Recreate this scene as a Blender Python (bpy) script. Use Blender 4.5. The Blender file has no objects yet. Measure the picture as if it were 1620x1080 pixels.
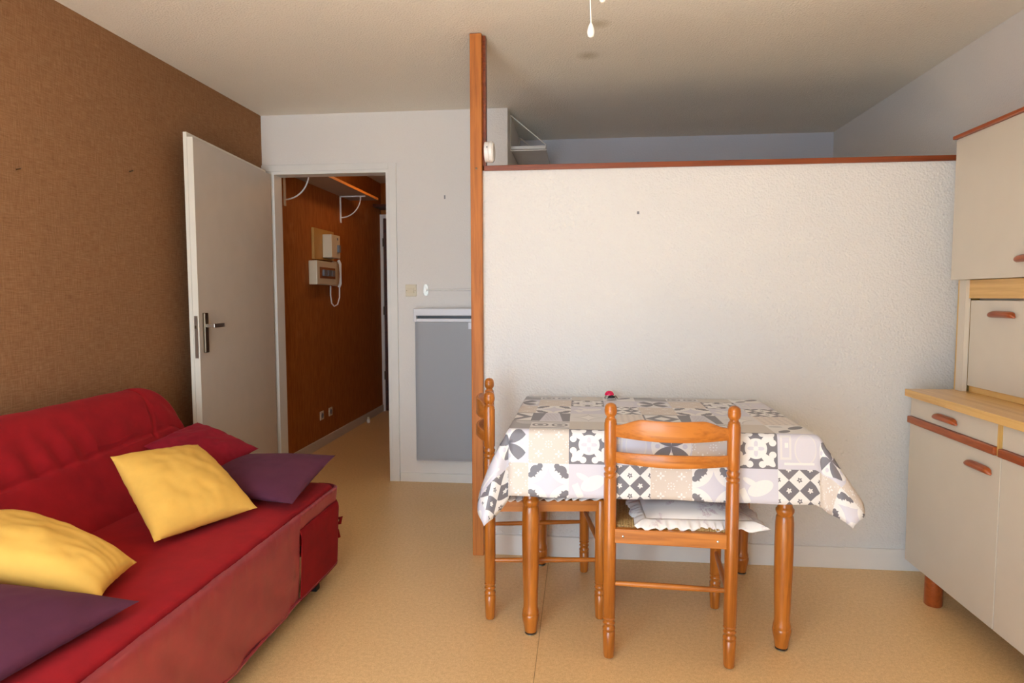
import bpy, bmesh, math, random
from math import sin, cos, pi, sqrt, radians, atan2, hypot
from mathutils import Vector, Matrix, noise, Euler

# ---------------------------------------------------------------- camera
scene = bpy.context.scene
COL = scene.collection
PITCH, YAW, ROLL = 0.06955, 0.10574, 0.00169
cam_d = bpy.data.cameras.new('camera')
cam = bpy.data.objects.new('camera', cam_d)
COL.objects.link(cam)
cam.location = (0, 0, 1.25)
cam.rotation_euler = (Matrix.Rotation(YAW, 3, 'Z') @ Matrix.Rotation(pi / 2 - PITCH, 3, 'X') @ Matrix.Rotation(-ROLL, 3, 'Z')).to_euler()
cam_d.sensor_width = 36
cam_d.lens = 36 * 1031.1 / 1620
cam_d.clip_start = 0.05
scene.camera = cam

# ---------------------------------------------------------------- world, daylight, exposure
world = bpy.data.worlds.new('sky')
scene.world = world
world.use_nodes = True
bg = world.node_tree.nodes['Background']
bg.inputs[0].default_value = (0.80, 0.90, 1.0, 1)
bg.inputs[1].default_value = 1.0

scene.view_settings.view_transform = 'Standard'
scene.view_settings.look = 'None'
scene.view_settings.gamma = 1.0
scene.view_settings.use_curve_mapping = False
scene.view_settings.exposure = -0.04
scene.cycles.max_bounces = 8
scene.cycles.diffuse_bounces = 6


def area(name, loc, target, sx, sy, power, color, spread=180):
    d = bpy.data.lights.new(name, 'AREA')
    d.shape = 'RECTANGLE'
    d.size, d.size_y = sx, sy
    d.energy = power
    d.color = color
    d.spread = radians(spread)
    o = bpy.data.objects.new(name, d)
    COL.objects.link(o)
    o.location = loc
    v = Vector(target) - Vector(loc)
    o.rotation_euler = v.to_track_quat('-Z', 'Y').to_euler()
    return o


# skylight entering by the balcony window in the rear wall
area('window_daylight', (-0.90, -0.78, 1.10), (-0.62, 2.0, 0.80), 1.6, 1.9, 86, (0.66, 0.84, 1.0), 165)
# added unseen sun through the same window; its floor bounce brightens ceiling and walls
sd = bpy.data.lights.new('bounce_sun', 'SUN')
sd.energy = 46.0
sd.angle = radians(0.6)
sd.color = (0.86, 0.93, 1.0)
so = bpy.data.objects.new('bounce_sun', sd)
COL.objects.link(so)
so.location = (-0.8, -3, 4)
so.rotation_euler = Vector((0.42, 0.60, -0.66)).to_track_quat('-Z', 'Y').to_euler()
# lamp of the entrance hall, above the shelf
ld = bpy.data.lights.new('hall_lamp', 'POINT')
ld.energy = 5.0
ld.color = (1.0, 0.62, 0.28)
ld.shadow_soft_size = 0.05
lo = bpy.data.objects.new('hall_lamp', ld)
COL.objects.link(lo)
lo.location = (-1.45, 5.4, 2.36)

# ---------------------------------------------------------------- materials


def lin(c):
    return tuple((v / 12.92 if v <= 0.04045 else ((v + 0.055) / 1.055) ** 2.4) for v in c)


def rgb(r, g, b):
    return lin((r / 255, g / 255, b / 255)) + (1,)


class NT:
    def __init__(self, name, rough=0.5, spec=0.5):
        self.m = bpy.data.materials.new(name)
        self.m.use_nodes = True
        self.t = self.m.node_tree
        self.b = self.t.nodes['Principled BSDF']
        self.b.inputs['Roughness'].default_value = rough
        self.b.inputs['Specular IOR Level'].default_value = spec

    def n(self, kind, **kw):
        nd = self.t.nodes.new(kind)
        for k, v in kw.items():
            setattr(nd, k, v)
        return nd

    def l(self, a, b):
        self.t.links.new(a, b)

    def coord(self, which='Object', scale=(1, 1, 1), rot=(0, 0, 0)):
        tc = self.n('ShaderNodeTexCoord')
        mp = self.n('ShaderNodeMapping')
        mp.inputs['Scale'].default_value = scale
        mp.inputs['Rotation'].default_value = rot
        self.l(tc.outputs[which], mp.inputs[0])
        return mp.outputs[0]

    def noise(self, vec, scale, detail=3, rough=0.5, dist=0.0):
        nd = self.n('ShaderNodeTexNoise')
        nd.inputs['Scale'].default_value = scale
        nd.inputs['Detail'].default_value = detail
        nd.inputs['Roughness'].default_value = rough
        nd.inputs['Distortion'].default_value = dist
        self.l(vec, nd.inputs['Vector'])
        return nd.outputs['Fac']

    def ramp(self, fac, stops):
        r = self.n('ShaderNodeValToRGB')
        el = r.color_ramp.elements
        while len(el) < len(stops):
            el.new(0.5)
        for e, (p, c) in zip(el, stops):
            e.position = p
            e.color = c
        self.l(fac, r.inputs[0])
        return r.outputs[0]

    def mix(self, fac, a, b, mode='MIX'):
        nd = self.n('ShaderNodeMix', data_type='RGBA', blend_type=mode)
        for s, v in ((0, fac), (6, a), (7, b)):
            if hasattr(v, 'links'):
                self.l(v, nd.inputs[s])
            else:
                nd.inputs[s].default_value = v
        return nd.outputs[2]

    def bump(self, h, strength=0.3, dist=0.01):
        nd = self.n('ShaderNodeBump')
        nd.inputs['Strength'].default_value = strength
        nd.inputs['Distance'].default_value = dist
        self.l(h, nd.inputs['Height'])
        self.l(nd.outputs[0], self.b.inputs['Normal'])

    def base(self, c):
        if hasattr(c, 'links'):
            self.l(c, self.b.inputs['Base Color'])
        else:
            self.b.inputs['Base Color'].default_value = c
        return self


def plain(name, c, rough=0.5, metal=0.0, var=0.04, spec=0.5):
    t = NT(name, rough, spec)
    f = t.noise(t.coord(), 9, 2)
    lo_ = tuple(v * (1 - var) for v in c[:3]) + (1,)
    hi_ = tuple(min(1, v * (1 + var)) for v in c[:3]) + (1,)
    t.base(t.ramp(f, [(0.3, lo_), (0.7, hi_)]))
    t.b.inputs['Metallic'].default_value = metal
    return t.m


def crepi(name, c, strength=0.35, scale=150, dist=0.004, stains=(), extra=None):
    t = NT(name, 0.85, 0.2)
    v = t.coord()
    big = t.noise(v, 1.3, 3)
    col = t.ramp(big, [(0.3, tuple(x * 0.965 for x in c[:3]) + (1,)), (0.7, c)])
    for (sx, sy, r) in stains:
        tc = t.n('ShaderNodeTexCoord')
        ds = t.n('ShaderNodeVectorMath', operation='DISTANCE')
        t.l(tc.outputs['Object'], ds.inputs[0])
        ds.inputs[1].default_value = (sx, sy, 2.453)
        rr = t.ramp(ds.outputs['Value'], [(r * 0.2, (0.45, 0.45, 0.45, 1)), (r, (0, 0, 0, 1))])
        col = t.mix(rr, col, rgb(168, 150, 105))
    t.base(col)
    f = t.noise(v, scale, 3, 0.6)
    v2 = t.n('ShaderNodeTexVoronoi')
    v2.inputs['Scale'].default_value = scale * 0.75
    t.l(v, v2.inputs['Vector'])
    ad = t.n('ShaderNodeMath', operation='ADD')
    t.l(f, ad.inputs[0])
    t.l(v2.outputs['Distance'], ad.inputs[1])
    t.bump(ad.outputs[0], strength, dist)
    return t.m


def wood(name, dark, light, axis='Z', scale=10, rough=0.35, knots=True, stretch=0.05, coat=0.0, amt=0.6):
    t = NT(name, rough)
    s = {'X': (stretch, 1, 1), 'Y': (1, stretch, 1), 'Z': (1, 1, stretch)}[axis]
    v = t.coord(scale=s)
    n1 = t.noise(v, scale * 3, 5, 0.6, 1.2)
    n2 = t.noise(v, scale * 14, 3, 0.6, 0.3)
    mx = t.n('ShaderNodeMath', operation='MULTIPLY_ADD')
    t.l(n2, mx.inputs[0])
    mx.inputs[1].default_value = 0.35
    t.l(n1, mx.inputs[2])
    col = t.ramp(mx.outputs[0], [(0.45 - 0.0, dark), (0.45 + amt * 0.5, light)])
    if knots:
        vv = t.coord(scale={'X': (0.35, 1, 1), 'Y': (1, 0.35, 1), 'Z': (1, 1, 0.35)}[axis])
        vo = t.n('ShaderNodeTexVoronoi')
        vo.inputs['Scale'].default_value = 7
        vo.inputs['Randomness'].default_value = 1.0
        t.l(vv, vo.inputs['Vector'])
        k = t.ramp(vo.outputs['Distance'], [(0.04, (1, 1, 1, 1)), (0.13, (0, 0, 0, 1))])
        col = t.mix(k, col, tuple(x * 0.35 for x in dark[:3]) + (1,))
    t.base(col)
    t.b.inputs['Coat Weight'].default_value = coat
    t.b.inputs['Coat Roughness'].default_value = 0.15
    return t.m


def fabric(name, c, rough=0.9, weave=900, bumpy=0.15, sheen=0.3, var=0.12, spec=0.2):
    t = NT(name, rough, spec)
    v = t.coord()
    f = t.noise(v, 14, 4, 0.6)
    col = t.ramp(f, [(0.3, tuple(x * (1 - var) for x in c[:3]) + (1,)), (0.7, tuple(min(1, x * (1 + var)) for x in c[:3]) + (1,))])
    t.base(col)
    w = t.noise(v, weave, 2)
    t.bump(w, bumpy, 0.001)
    t.b.inputs['Sheen Weight'].default_value = sheen
    t.b.inputs['Sheen Roughness'].default_value = 0.5
    t.b.inputs['Sheen Tint'].default_value = tuple(min(1, x * 2 + 0.1) for x in c[:3]) + (1,)
    return t.m


M = {}
M['ceiling'] = crepi('ceiling_texture', rgb(242, 236, 224), 0.55, 140, 0.005, stains=[(0.072, 3.007, 0.06), (0.029, 3.386, 0.07)])
M['white_wall'] = crepi('white_textured_wall', rgb(232, 227, 222), 0.35, 150, 0.003)
M['partition'] = crepi('white_rough_partition', rgb(224, 222, 219), 0.6, 130, 0.004)
M['white_paint'] = plain('white_paint', rgb(228, 225, 220), 0.45, var=0.02)
M['door_paint'] = plain('door_paint', rgb(206, 196, 186), 0.5, var=0.02)
M['door_edge'] = plain('door_edge_paint', rgb(232, 226, 212), 0.45, var=0.02)

# brown linen wallpaper
t = NT('brown_linen_wallpaper', 0.9, 0.15)
v1 = t.coord(scale=(1, 1, 0.06))
v2 = t.coord(scale=(1, 0.06, 1))
a1 = t.noise(v1, 300, 3, 0.7)
a2 = t.noise(v2, 300, 3, 0.7)
ad = t.n('ShaderNodeMath', operation='ADD')
t.l(a1, ad.inputs[0]); t.l(a2, ad.inputs[1])
hf = t.n('ShaderNodeMath', operation='MULTIPLY')
t.l(ad.outputs[0], hf.inputs[0]); hf.inputs[1].default_value = 0.5
t.base(t.ramp(hf.outputs[0], [(0.33, rgb(126, 88, 58)), (0.5, rgb(148, 108, 75)), (0.67, rgb(166, 127, 92))]))
t.bump(hf.outputs[0], 0.25, 0.002)
M['linen'] = t.m

# orange brown wallpaper of the hall, with a few worn patches
t = NT('orange_brown_wallpaper', 0.7, 0.25)
v = t.coord()
n1 = t.noise(t.coord(scale=(1, 1, 0.15)), 60, 4, 0.6)
n2 = t.noise(v, 2.2, 4, 0.6)
c = t.ramp(n1, [(0.3, rgb(150, 86, 32)), (0.7, rgb(178, 108, 48))])
p = t.ramp(n2, [(0.60, (0, 0, 0, 1)), (0.75, (0.3, 0.3, 0.3, 1))])
t.base(t.mix(p, c, rgb(205, 150, 100)))
M['hall_paper'] = t.m

# speckled lino floor
t = NT('speckled_lino', 0.38, 0.45)
v = t.coord()
n1 = t.noise(v, 230, 3, 0.65)
n2 = t.noise(v, 70, 3, 0.6)
n3 = t.noise(v, 1.1, 3, 0.5)
c = t.ramp(n1, [(0.30, rgb(202, 160, 104)), (0.5, rgb(238, 198, 142)), (0.72, rgb(250, 218, 166))])
c2 = t.ramp(n2, [(0.32, rgb(214, 172, 116)), (0.66, rgb(245, 207, 152))])
c = t.mix(0.45, c, c2)
c3 = t.ramp(n3, [(0.3, (0.92, 0.92, 0.92, 1)), (0.7, (1, 1, 1, 1))])
c = t.mix(1.0, c, c3, 'MULTIPLY')
t.base(c)
M['lino'] = t.m
M['seam'] = plain('lino_seam', rgb(150, 116, 74), 0.6)

M['pine'] = wood('varnished_pine', rgb(168, 84, 22), rgb(218, 128, 48), 'Z', 9, 0.32, True, 0.06, 0.2)
M['pine_plain'] = wood('varnished_pine_turned', rgb(138, 74, 16), rgb(184, 108, 36), 'Z', 9, 0.3, False, 0.05, 0.3)
M['pine_x'] = wood('varnished_pine_along', rgb(144, 78, 22), rgb(190, 116, 44), 'X', 9, 0.36, False, 0.05, 0.08)
M['pine_y'] = wood('varnished_pine_deep', rgb(140, 74, 20), rgb(184, 108, 38), 'Y', 9, 0.32, False, 0.05, 0.2)
M['post'] = wood('old_pine_post', rgb(146, 78, 20), rgb(188, 112, 42), 'Z', 8, 0.6, True, 0.05, 0.0)
M['cap'] = wood('dark_stained_cap', rgb(98, 40, 14), rgb(138, 64, 24), 'X', 9, 0.4, False, 0.05, 0.1)
M['red_wood'] = wood('red_brown_wood', rgb(126, 52, 16), rgb(164, 80, 32), 'Y', 12, 0.35, False, 0.06, 0.25)
M['light_wood'] = wood('light_wood_laminate', rgb(196, 146, 76), rgb(222, 180, 110), 'Y', 10, 0.3, False, 0.04, 0.2)
M['light_wood_z'] = wood('light_wood_edge', rgb(196, 150, 74), rgb(216, 176, 100), 'Z', 10, 0.35, False, 0.04, 0.1)
M['melamine'] = plain('cream_melamine', rgb(206, 197, 182), 0.32, var=0.015)
M['dark_wood'] = wood('dark_brown_wood', rgb(48, 20, 10), rgb(82, 38, 18), 'X', 9, 0.4, False)
M['straw'] = None
t = NT('woven_rush', 0.7, 0.3)
v = t.coord(scale=(1, 12, 1))
wv = t.n('ShaderNodeTexWave')
wv.inputs['Scale'].default_value = 60
wv.inputs['Distortion'].default_value = 1.5
t.l(t.coord(), wv.inputs['Vector'])
n1 = t.noise(t.coord(), 160, 3)
c = t.ramp(wv.outputs['Fac'], [(0.1, rgb(128, 90, 44)), (0.6, rgb(204, 168, 108))])
t.base(t.mix(0.35, c, t.ramp(n1, [(0.35, rgb(120, 84, 40)), (0.65, rgb(222, 190, 134))])))
t.bump(wv.outputs['Fac'], 0.6, 0.003)
M['straw'] = t.m

M['chrome'] = plain('brushed_metal', rgb(190, 186, 176), 0.28, 1.0)
M['brass_dark'] = plain('aged_metal', rgb(128, 112, 92), 0.3, 1.0)
M['black'] = plain('black_plastic', rgb(24, 22, 24), 0.4)
M['plastic'] = plain('white_plastic', rgb(232, 229, 224), 0.35, var=0.01)
M['cream_plastic'] = plain('cream_plastic', rgb(220, 208, 182), 0.35, var=0.01)
M['rad_body'] = plain('radiator_white_metal', rgb(222, 221, 226), 0.35, var=0.01)
t = NT('radiator_fine_mesh', 0.5)
wv = t.n('ShaderNodeTexWave', bands_direction='X')
wv.inputs['Scale'].default_value = 95
wv.inputs['Distortion'].default_value = 0
t.l(t.coord(), wv.inputs['Vector'])
wv2 = t.n('ShaderNodeTexWave', bands_direction='Z')
wv2.inputs['Scale'].default_value = 120
t.l(t.coord(), wv2.inputs['Vector'])
m_ = t.mix(0.5, wv.outputs['Color'], wv2.outputs['Color'])
t.base(t.ramp(m_, [(0.1, rgb(128, 130, 135)), (0.9, rgb(186, 188, 193))]))
M['rad_mesh'] = t.m

M['red'] = fabric('red_cotton', rgb(150, 18, 26), 0.85, 700, 0.12, 0.25)
M['red_dark'] = fabric('dark_red_cotton', rgb(132, 10, 16), 0.85, 700, 0.1, 0.1)
M['red_satin'] = fabric('faded_red_satin', rgb(142, 46, 50), 0.42, 500, 0.08, 0.3, spec=0.6)
M['burgundy'] = fabric('burgundy_cotton', rgb(138, 22, 40), 0.85, 700, 0.12, 0.2)
M['yellow'] = fabric('yellow_cotton', rgb(232, 182, 88), 0.85, 700, 0.12, 0.1, 0.05)
M['purple'] = fabric('purple_cotton', rgb(88, 42, 62), 0.85, 700, 0.12, 0.2, 0.08)
M['card'] = plain('brown_box_paper', rgb(150, 92, 48), 0.6)
M['ochre'] = plain('ochre_wood_block', rgb(190, 146, 76), 0.55)
M['pink'] = plain('glossy_pink_red', rgb(222, 30, 84), 0.2)
M['glass_grey'] = plain('breaker_grey', rgb(120, 122, 128), 0.35)
M['glass'] = NT('window_glass', 0.0).m
g = M['glass'].node_tree.nodes['Principled BSDF']
g.inputs['Transmission Weight'].default_value = 1.0
g.inputs['IOR'].default_value = 1.01
g.inputs['Base Color'].default_value = (1, 1, 1, 1)

# white seat pad with a faint grey and mauve flower print
t = NT('floral_cotton', 0.85, 0.2)
v = t.coord()
n1 = t.noise(v, 22, 4, 0.65, 1.5)
n2 = t.noise(v, 9, 2, 0.5)
c = t.ramp(n1, [(0.52, rgb(232, 228, 226)), (0.60, rgb(198, 176, 186)), (0.66, rgb(232, 228, 226)), (0.74, rgb(178, 178, 184))])
k = t.ramp(n2, [(0.48, (0, 0, 0, 1)), (0.58, (1, 1, 1, 1))])
t.base(t.mix(k, rgb(232, 228, 226), c))
M['floral'] = t.m

# ---------------------------------------------------------------- mesh helpers


class MB:
    def __init__(self):
        self.bm = bmesh.new()

    def box(self, x0, x1, y0, y1, z0, z1, bevel=0.0, seg=2):
        r = bmesh.ops.create_cube(self.bm, size=1)
        vs = r['verts']
        for v in vs:
            v.co = Vector(((x0 + x1) / 2 + v.co.x * (x1 - x0), (y0 + y1) / 2 + v.co.y * (y1 - y0), (z0 + z1) / 2 + v.co.z * (z1 - z0)))
        if bevel > 0:
            es = list({e for v in vs for e in v.link_edges})
            bmesh.ops.bevel(self.bm, geom=es, offset=bevel, segments=seg, affect='EDGES', profile=0.5)
        return self

    def lathe(self, prof, cx=0, cy=0, n=24, z0=0.0, mat=None):
        """prof = [(z, r), ...] bottom to top, closed with caps"""
        mat = mat or Matrix.Identity(4)
        rings = []
        for z, r in prof:
            rings.append([self.bm.verts.new(mat @ Vector((cx + r * cos(2 * pi * k / n), cy + r * sin(2 * pi * k / n), z0 + z))) for k in range(n)])
        for a, b in zip(rings, rings[1:]):
            for k in range(n):
                self.bm.faces.new((a[k], a[(k + 1) % n], b[(k + 1) % n], b[k]))
        self.bm.faces.new(list(reversed(rings[0])))
        self.bm.faces.new(rings[-1])
        return self

    def tube(self, pts, r, n=12, closed=False):
        pts = [Vector(p) for p in pts]
        rr = r if isinstance(r, (list, tuple)) else [r] * len(pts)
        rings = []
        up = None
        for i, p in enumerate(pts):
            if closed:
                d = (pts[(i + 1) % len(pts)] - pts[i - 1]).normalized()
            else:
                d = (pts[min(i + 1, len(pts) - 1)] - pts[max(i - 1, 0)]).normalized()
            if up is None:
                up = d.orthogonal().normalized()
            up = (up - d * up.dot(d)).normalized()
            s = d.cross(up)
            rings.append([self.bm.verts.new(p + (up * cos(2 * pi * k / n) + s * sin(2 * pi * k / n)) * rr[i]) for k in range(n)])
        m = len(rings)
        for i in range(m if closed else m - 1):
            a, b = rings[i], rings[(i + 1) % m]
            for k in range(n):
                self.bm.faces.new((a[k], a[(k + 1) % n], b[(k + 1) % n], b[k]))
        if not closed:
            self.bm.faces.new(list(reversed(rings[0])))
            self.bm.faces.new(rings[-1])
        return self

    def grid(self, f, nu, nv, wrap=False):
        vs = [[self.bm.verts.new(f(i / nu, j / nv)) for j in range(nv + 1)] for i in range(nu + (0 if wrap else 1))]
        for i in range(nu):
            for j in range(nv):
                a = vs[i][j]; b = vs[(i + 1) % len(vs)][j]
                c = vs[(i + 1) % len(vs)][j + 1]; d = vs[i][j + 1]
                self.bm.faces.new((a, b, c, d))
        return vs

    def prism(self, poly, axis, a0, a1):
        """poly = 2D outline; axis = 'X','Y' or 'Z' extrusion axis from a0 to a1"""
        def P(p, a):
            if axis == 'X': return Vector((a, p[0], p[1]))
            if axis == 'Y': return Vector((p[0], a, p[1]))
            return Vector((p[0], p[1], a))
        A = [self.bm.verts.new(P(p, a0)) for p in poly]
        B = [self.bm.verts.new(P(p, a1)) for p in poly]
        n = len(poly)
        for k in range(n):
            self.bm.faces.new((A[k], A[(k + 1) % n], B[(k + 1) % n], B[k]))
        self.bm.faces.new(list(reversed(A)))
        self.bm.faces.new(B)
        return self

    def build(self, name, mat, parent=None, smooth=False, angle=35, loc=None, subsurf=0, merge=False):
        if merge:
            bmesh.ops.remove_doubles(self.bm, verts=self.bm.verts, dist=1e-5)
        bmesh.ops.recalc_face_normals(self.bm, faces=self.bm.faces)
        me = bpy.data.meshes.new(name)
        if loc is not None:
            for v in self.bm.verts:
                v.co -= Vector(loc)
        if smooth:
            for f in self.bm.faces:
                f.smooth = True
            for e in self.bm.edges:
                if len(e.link_faces) == 2 and e.calc_face_angle(0) > radians(angle):
                    e.smooth = False
        self.bm.to_mesh(me)
        self.bm.free()
        me.materials.append(mat)
        o = bpy.data.objects.new(name, me)
        COL.objects.link(o)
        if loc is not None:
            o.location = loc
        if parent:
            o.parent = parent
        if subsurf:
            md = o.modifiers.new('subdivision', 'SUBSURF')
            md.levels = md.render_levels = subsurf
        return o


def box(*a, bevel=0.0):
    return MB().box(*a, bevel=bevel)


def tag(o, label=None, cat=None, group=None, kind=None):
    if label: o['label'] = label
    if cat: o['category'] = cat
    if group: o['group'] = group
    if kind: o['kind'] = kind
    return o


def thing(name, label, cat, loc=(0, 0, 0), rotz=0.0, group=None):
    o = bpy.data.objects.new(name, None)
    COL.objects.link(o)
    o.empty_display_size = 0.1
    o.location = loc
    o.rotation_euler = (0, 0, rotz)
    return tag(o, label, cat, group)


def struct(name, mb, mat, label=None, smooth=False):
    o = mb.build(name, mat, smooth=smooth)
    o['kind'] = 'structure'
    o['label'] = label or name.replace('_', ' ')
    o['category'] = name.split('_')[0]
    return o


def copy_tree(o, parent=None):
    c = o.copy()
    COL.objects.link(c)
    if parent: c.parent = parent
    for ch in list(o.children):
        copy_tree(ch, c)
    return c


# ---------------------------------------------------------------- room shell
H = 2.453
XL, XR = -2.137, 1.847
WX0, WX1 = -1.75, -0.05      # balcony window
YB, YR, YF, YH = 4.246, -0.62, 5.13, 6.87
YP = 3.069
struct('floor', box(-2.3, 2.0, -1.3, 7.1, -0.06, 0.0), M['lino'], 'tan speckled lino floor of the room and hall')
struct('ceiling', box(-2.3, 2.0, -1.3, 7.1, H, H + 0.08), M['ceiling'], 'off white rough textured ceiling')
struct('wall_left', box(XL - 0.12, XL, -1.3, YB, 0, H), M['linen'], 'brown linen wallpapered wall behind the red sofa')
struct('wall_right', box(XR, XR + 0.12, -1.3, 7.1, 0, H), M['white_wall'], 'white textured wall behind the cabinets')

# rear wall (behind the camera) with the balcony window
w = MB()
w.box(XL, WX0, YR - 0.12, YR, 0, H)
w.box(WX1, XR, YR - 0.12, YR, 0, H)
w.box(WX0, WX1, YR - 0.12, YR, 2.2, H)
w.box(WX0, WX1, YR - 0.12, YR, 0, 0.12)
struct('wall_rear', w, M['white_wall'], 'white wall with the balcony window, behind the viewer')
w = MB()
for x0, x1 in ((WX0, WX0 + 0.06), ((WX0 + WX1) / 2 - 0.03, (WX0 + WX1) / 2 + 0.03), (WX1 - 0.06, WX1)):
    w.box(x0, x1, YR - 0.09, YR - 0.03, 0.12, 2.2)
w.box(WX0, WX1, YR - 0.09, YR - 0.03, 2.14, 2.2)
w.box(WX0, WX1, YR - 0.09, YR - 0.03, 0.12, 0.18)
struct('window_1', w, M['white_paint'], 'white framed balcony window, behind the viewer')

# wall with the door opening and radiator
DX0, DX1, DZ = -2.062, -1.283, 2.062
w = MB()
w.box(XL - 0.12, DX0 - 0.02, YB, YB + 0.09, 0, H)
w.box(DX0 - 0.02, DX1 + 0.02, YB, YB + 0.09, DZ + 0.02, H)
w.box(DX1 + 0.02, -0.477, YB, YB + 0.09, 0, H)
w.box(-1.10, -0.477, YB + 0.09, YF, 0, H)
struct('wall_back', w, M['white_wall'], 'white textured wall with the doorway and the radiator')
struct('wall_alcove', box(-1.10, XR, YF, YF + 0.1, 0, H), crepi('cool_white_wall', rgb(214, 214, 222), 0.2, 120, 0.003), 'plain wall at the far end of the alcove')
struct('wall_hall_left', box(XL - 0.13, XL - 0.008, YB + 0.09, 7.1, 0, H), M['hall_paper'], 'orange brown papered wall of the hall')
struct('wall_hall_right', box(-1.20, -1.10, YB + 0.09, 7.1, 0, H), M['hall_paper'], 'right wall of the hall')
w = MB()
w.box(XL, -2.112, YH, YH + 0.1, 0, H)
w.box(-2.112, -1.28, YH, YH + 0.1, 2.10, H)
w.box(-1.28, -1.20, YH, YH + 0.1, 0, H)
struct('wall_hall_end', w, M['hall_paper'], 'end wall of the hall around the entrance door')

# partition
struct('wall_partition', box(-0.462, XR, YP, YP + 0.075, 0, 1.835), M['partition'], 'white rough plastered low partition behind the table')
struct('trim_1', box(-0.455, XR, YP - 0.012, YP + 0.087, 1.833, 1.857, bevel=0.002), M['cap'], 'dark red brown wooden cap along the top of the partition')
struct('baseboard_partition', box(-0.455, XR, YP - 0.012, YP, 0, 0.098, bevel=0.002), M['white_paint'], 'white baseboard under the partition')
struct('baseboard_back', box(-1.21, -0.477, YB - 0.012, YB, 0, 0.06, bevel=0.002), M['white_paint'], 'white baseboard under the radiator')
struct('baseboard_hall', box(XL - 0.008, XL + 0.004, YB + 0.09, YH, 0, 0.075, bevel=0.002), M['door_paint'], 'pale baseboard along the hall wall')
struct('baseboard_left', box(XL, XL + 0.012, YR, YB, 0, 0.075, bevel=0.002), M['door_paint'], 'pale baseboard behind the sofa')

# door frame and flat casing
w = MB()
w.box(DX0 - 0.02, DX0 + 0.012, YB - 0.01, YB + 0.10, 0, DZ + 0.02)
w.box(DX1 - 0.0, DX1 + 0.02, YB - 0.01, YB + 0.10, 0, DZ + 0.02)
w.box(DX0 + 0.012, DX1, YB - 0.01, YB + 0.10, DZ, DZ + 0.02)
w.box(DX1 - 0.012, DX1, YB + 0.045, YB + 0.06, 0, DZ)
w.box(DX1 + 0.02, -1.213, YB - 0.014, YB, 0, 2.125, bevel=0.003)
w.box(-2.137, DX1 + 0.02, YB - 0.014, YB, DZ + 0.02, 2.125, bevel=0.003)
struct('trim_2', w, M['white_paint'], 'white painted frame around the open doorway')

# entrance door at the far end of the hall
w = MB()
w.box(-2.145, -2.112, YH - 0.02, YH + 0.02, 0, 2.12)
w.box(-1.28, -1.24, YH - 0.02, YH + 0.02, 0, 2.12)
w.box(-2.112, -1.28, YH - 0.02, YH + 0.02, 2.08, 2.12)
struct('trim_3', w, M['white_paint'], 'white frame of the entrance door at the end of the hall')
d2 = struct('door_2', box(-2.112, -1.28, YH + 0.005, YH + 0.05, 0.003, 2.08), M['dark_wood'], 'dark entrance door at the end of the hall')
for z in (0.35, 1.05, 1.78):
    box(-2.118, -2.106, YH - 0.032, YH + 0.006, z, z + 0.09).build('hinge', M['brass_dark'], d2)

# lino seam
tag(MB().box(-0.148, -0.1462, 0.5, YP - 0.014, 0.0, 0.0006).build('trim_4', M['seam']), 'thin seam between two strips of lino', 'trim', kind='structure')

# ---------------------------------------------------------------- open door leaf
hx, hy = -2.072, 4.205
tipx, tipy = -1.980, 3.185
L = hypot(tipx - hx, tipy - hy)
ang = atan2(tipy - hy, tipx - hx)
door = bpy.data.objects.new('door_1', None)
COL.objects.link(door)
door.location = (hx, hy, 0)
door.rotation_euler = (0, 0, ang)
tag(door, 'grey white inner door standing open against the brown wall', 'door', kind='structure')
# local: +x along the leaf, room face on +y side
box(0, L, -0.02, 0.012, 0.01, 2.06, bevel=0.002).build('door_panel', M['door_paint'], door)
w = MB()
w.box(L, L + 0.002, -0.018, 0.012, 0.01, 2.06)
w.box(L - 0.03, L + 0.001, -0.038, -0.02, 0.01, 2.085)
w.box(0, L - 0.03, -0.038, -0.02, 0.01, 2.085)
w.build('door_rebate', M['door_edge'], door)
box(L + 0.0015, L + 0.0035, -0.012, 0.006, 0.93, 1.15).build('lock_plate', M['chrome'], door)
hd = MB()
hd.box(L - 0.075, L - 0.035, 0.012, 0.026, 0.955, 1.165, bevel=0.003)
hd = hd.build('handle_plate', M['brass_dark'], door)
h2 = MB()
h2.box(L - 0.064, L - 0.046, 0.024, 0.062, 1.088, 1.106, bevel=0.002)
h2.box(L - 0.165, L - 0.046, 0.058, 0.070, 1.086, 1.108, bevel=0.002)
h2.build('lever', M['chrome'], hd)
box(L + 0.003, L + 0.009, -0.008, 0.002, 1.085, 1.10).build('latch', M['brass_dark'], door)

# ---------------------------------------------------------------- wooden post
pst = thing('wooden_post', 'tall orange pine post from floor to ceiling at the partition end', 'post', (-0.487, 3.07, 0))
box(-0.0285, 0.0255, -0.035, 0.045, 0, H - 0.004, bevel=0.003).build('post_timber', M['post'], pst)
box(0.0255, 0.0395, 0.0, 0.045, 1.858, H - 0.004).build('side_batten', M['cap'], pst)
MB().lathe([(0, 0.005), (0.002, 0.005), (0.003, 0.003)], n=10, mat=Matrix.Translation((0, -0.035, 1.84)) @ Matrix.Rotation(pi / 2, 4, 'X')).build('screw', M['brass_dark'], pst, smooth=True)

# round detector on the post
dt = thing('wall_sensor', 'round white plastic sensor on the side of the pine post', 'sensor', (-0.447, 3.052, 1.917))
RM = Matrix.Rotation(pi / 2, 4, 'Y')
MB().lathe([(0, 0.046), (0.018, 0.047), (0.021, 0.043)], n=32, mat=RM).build('sensor_base', M['plastic'], dt, smooth=True)
MB().lathe([(0.021, 0.048), (0.034, 0.048), (0.041, 0.042), (0.043, 0.03), (0.0435, 0.005)], n=32, mat=RM).build('sensor_cover', M['plastic'], dt, smooth=True)
box(0.012, 0.016, -0.0475, -0.046, 0.01, 0.016).build('sensor_light', M['black'], dt)

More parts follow.
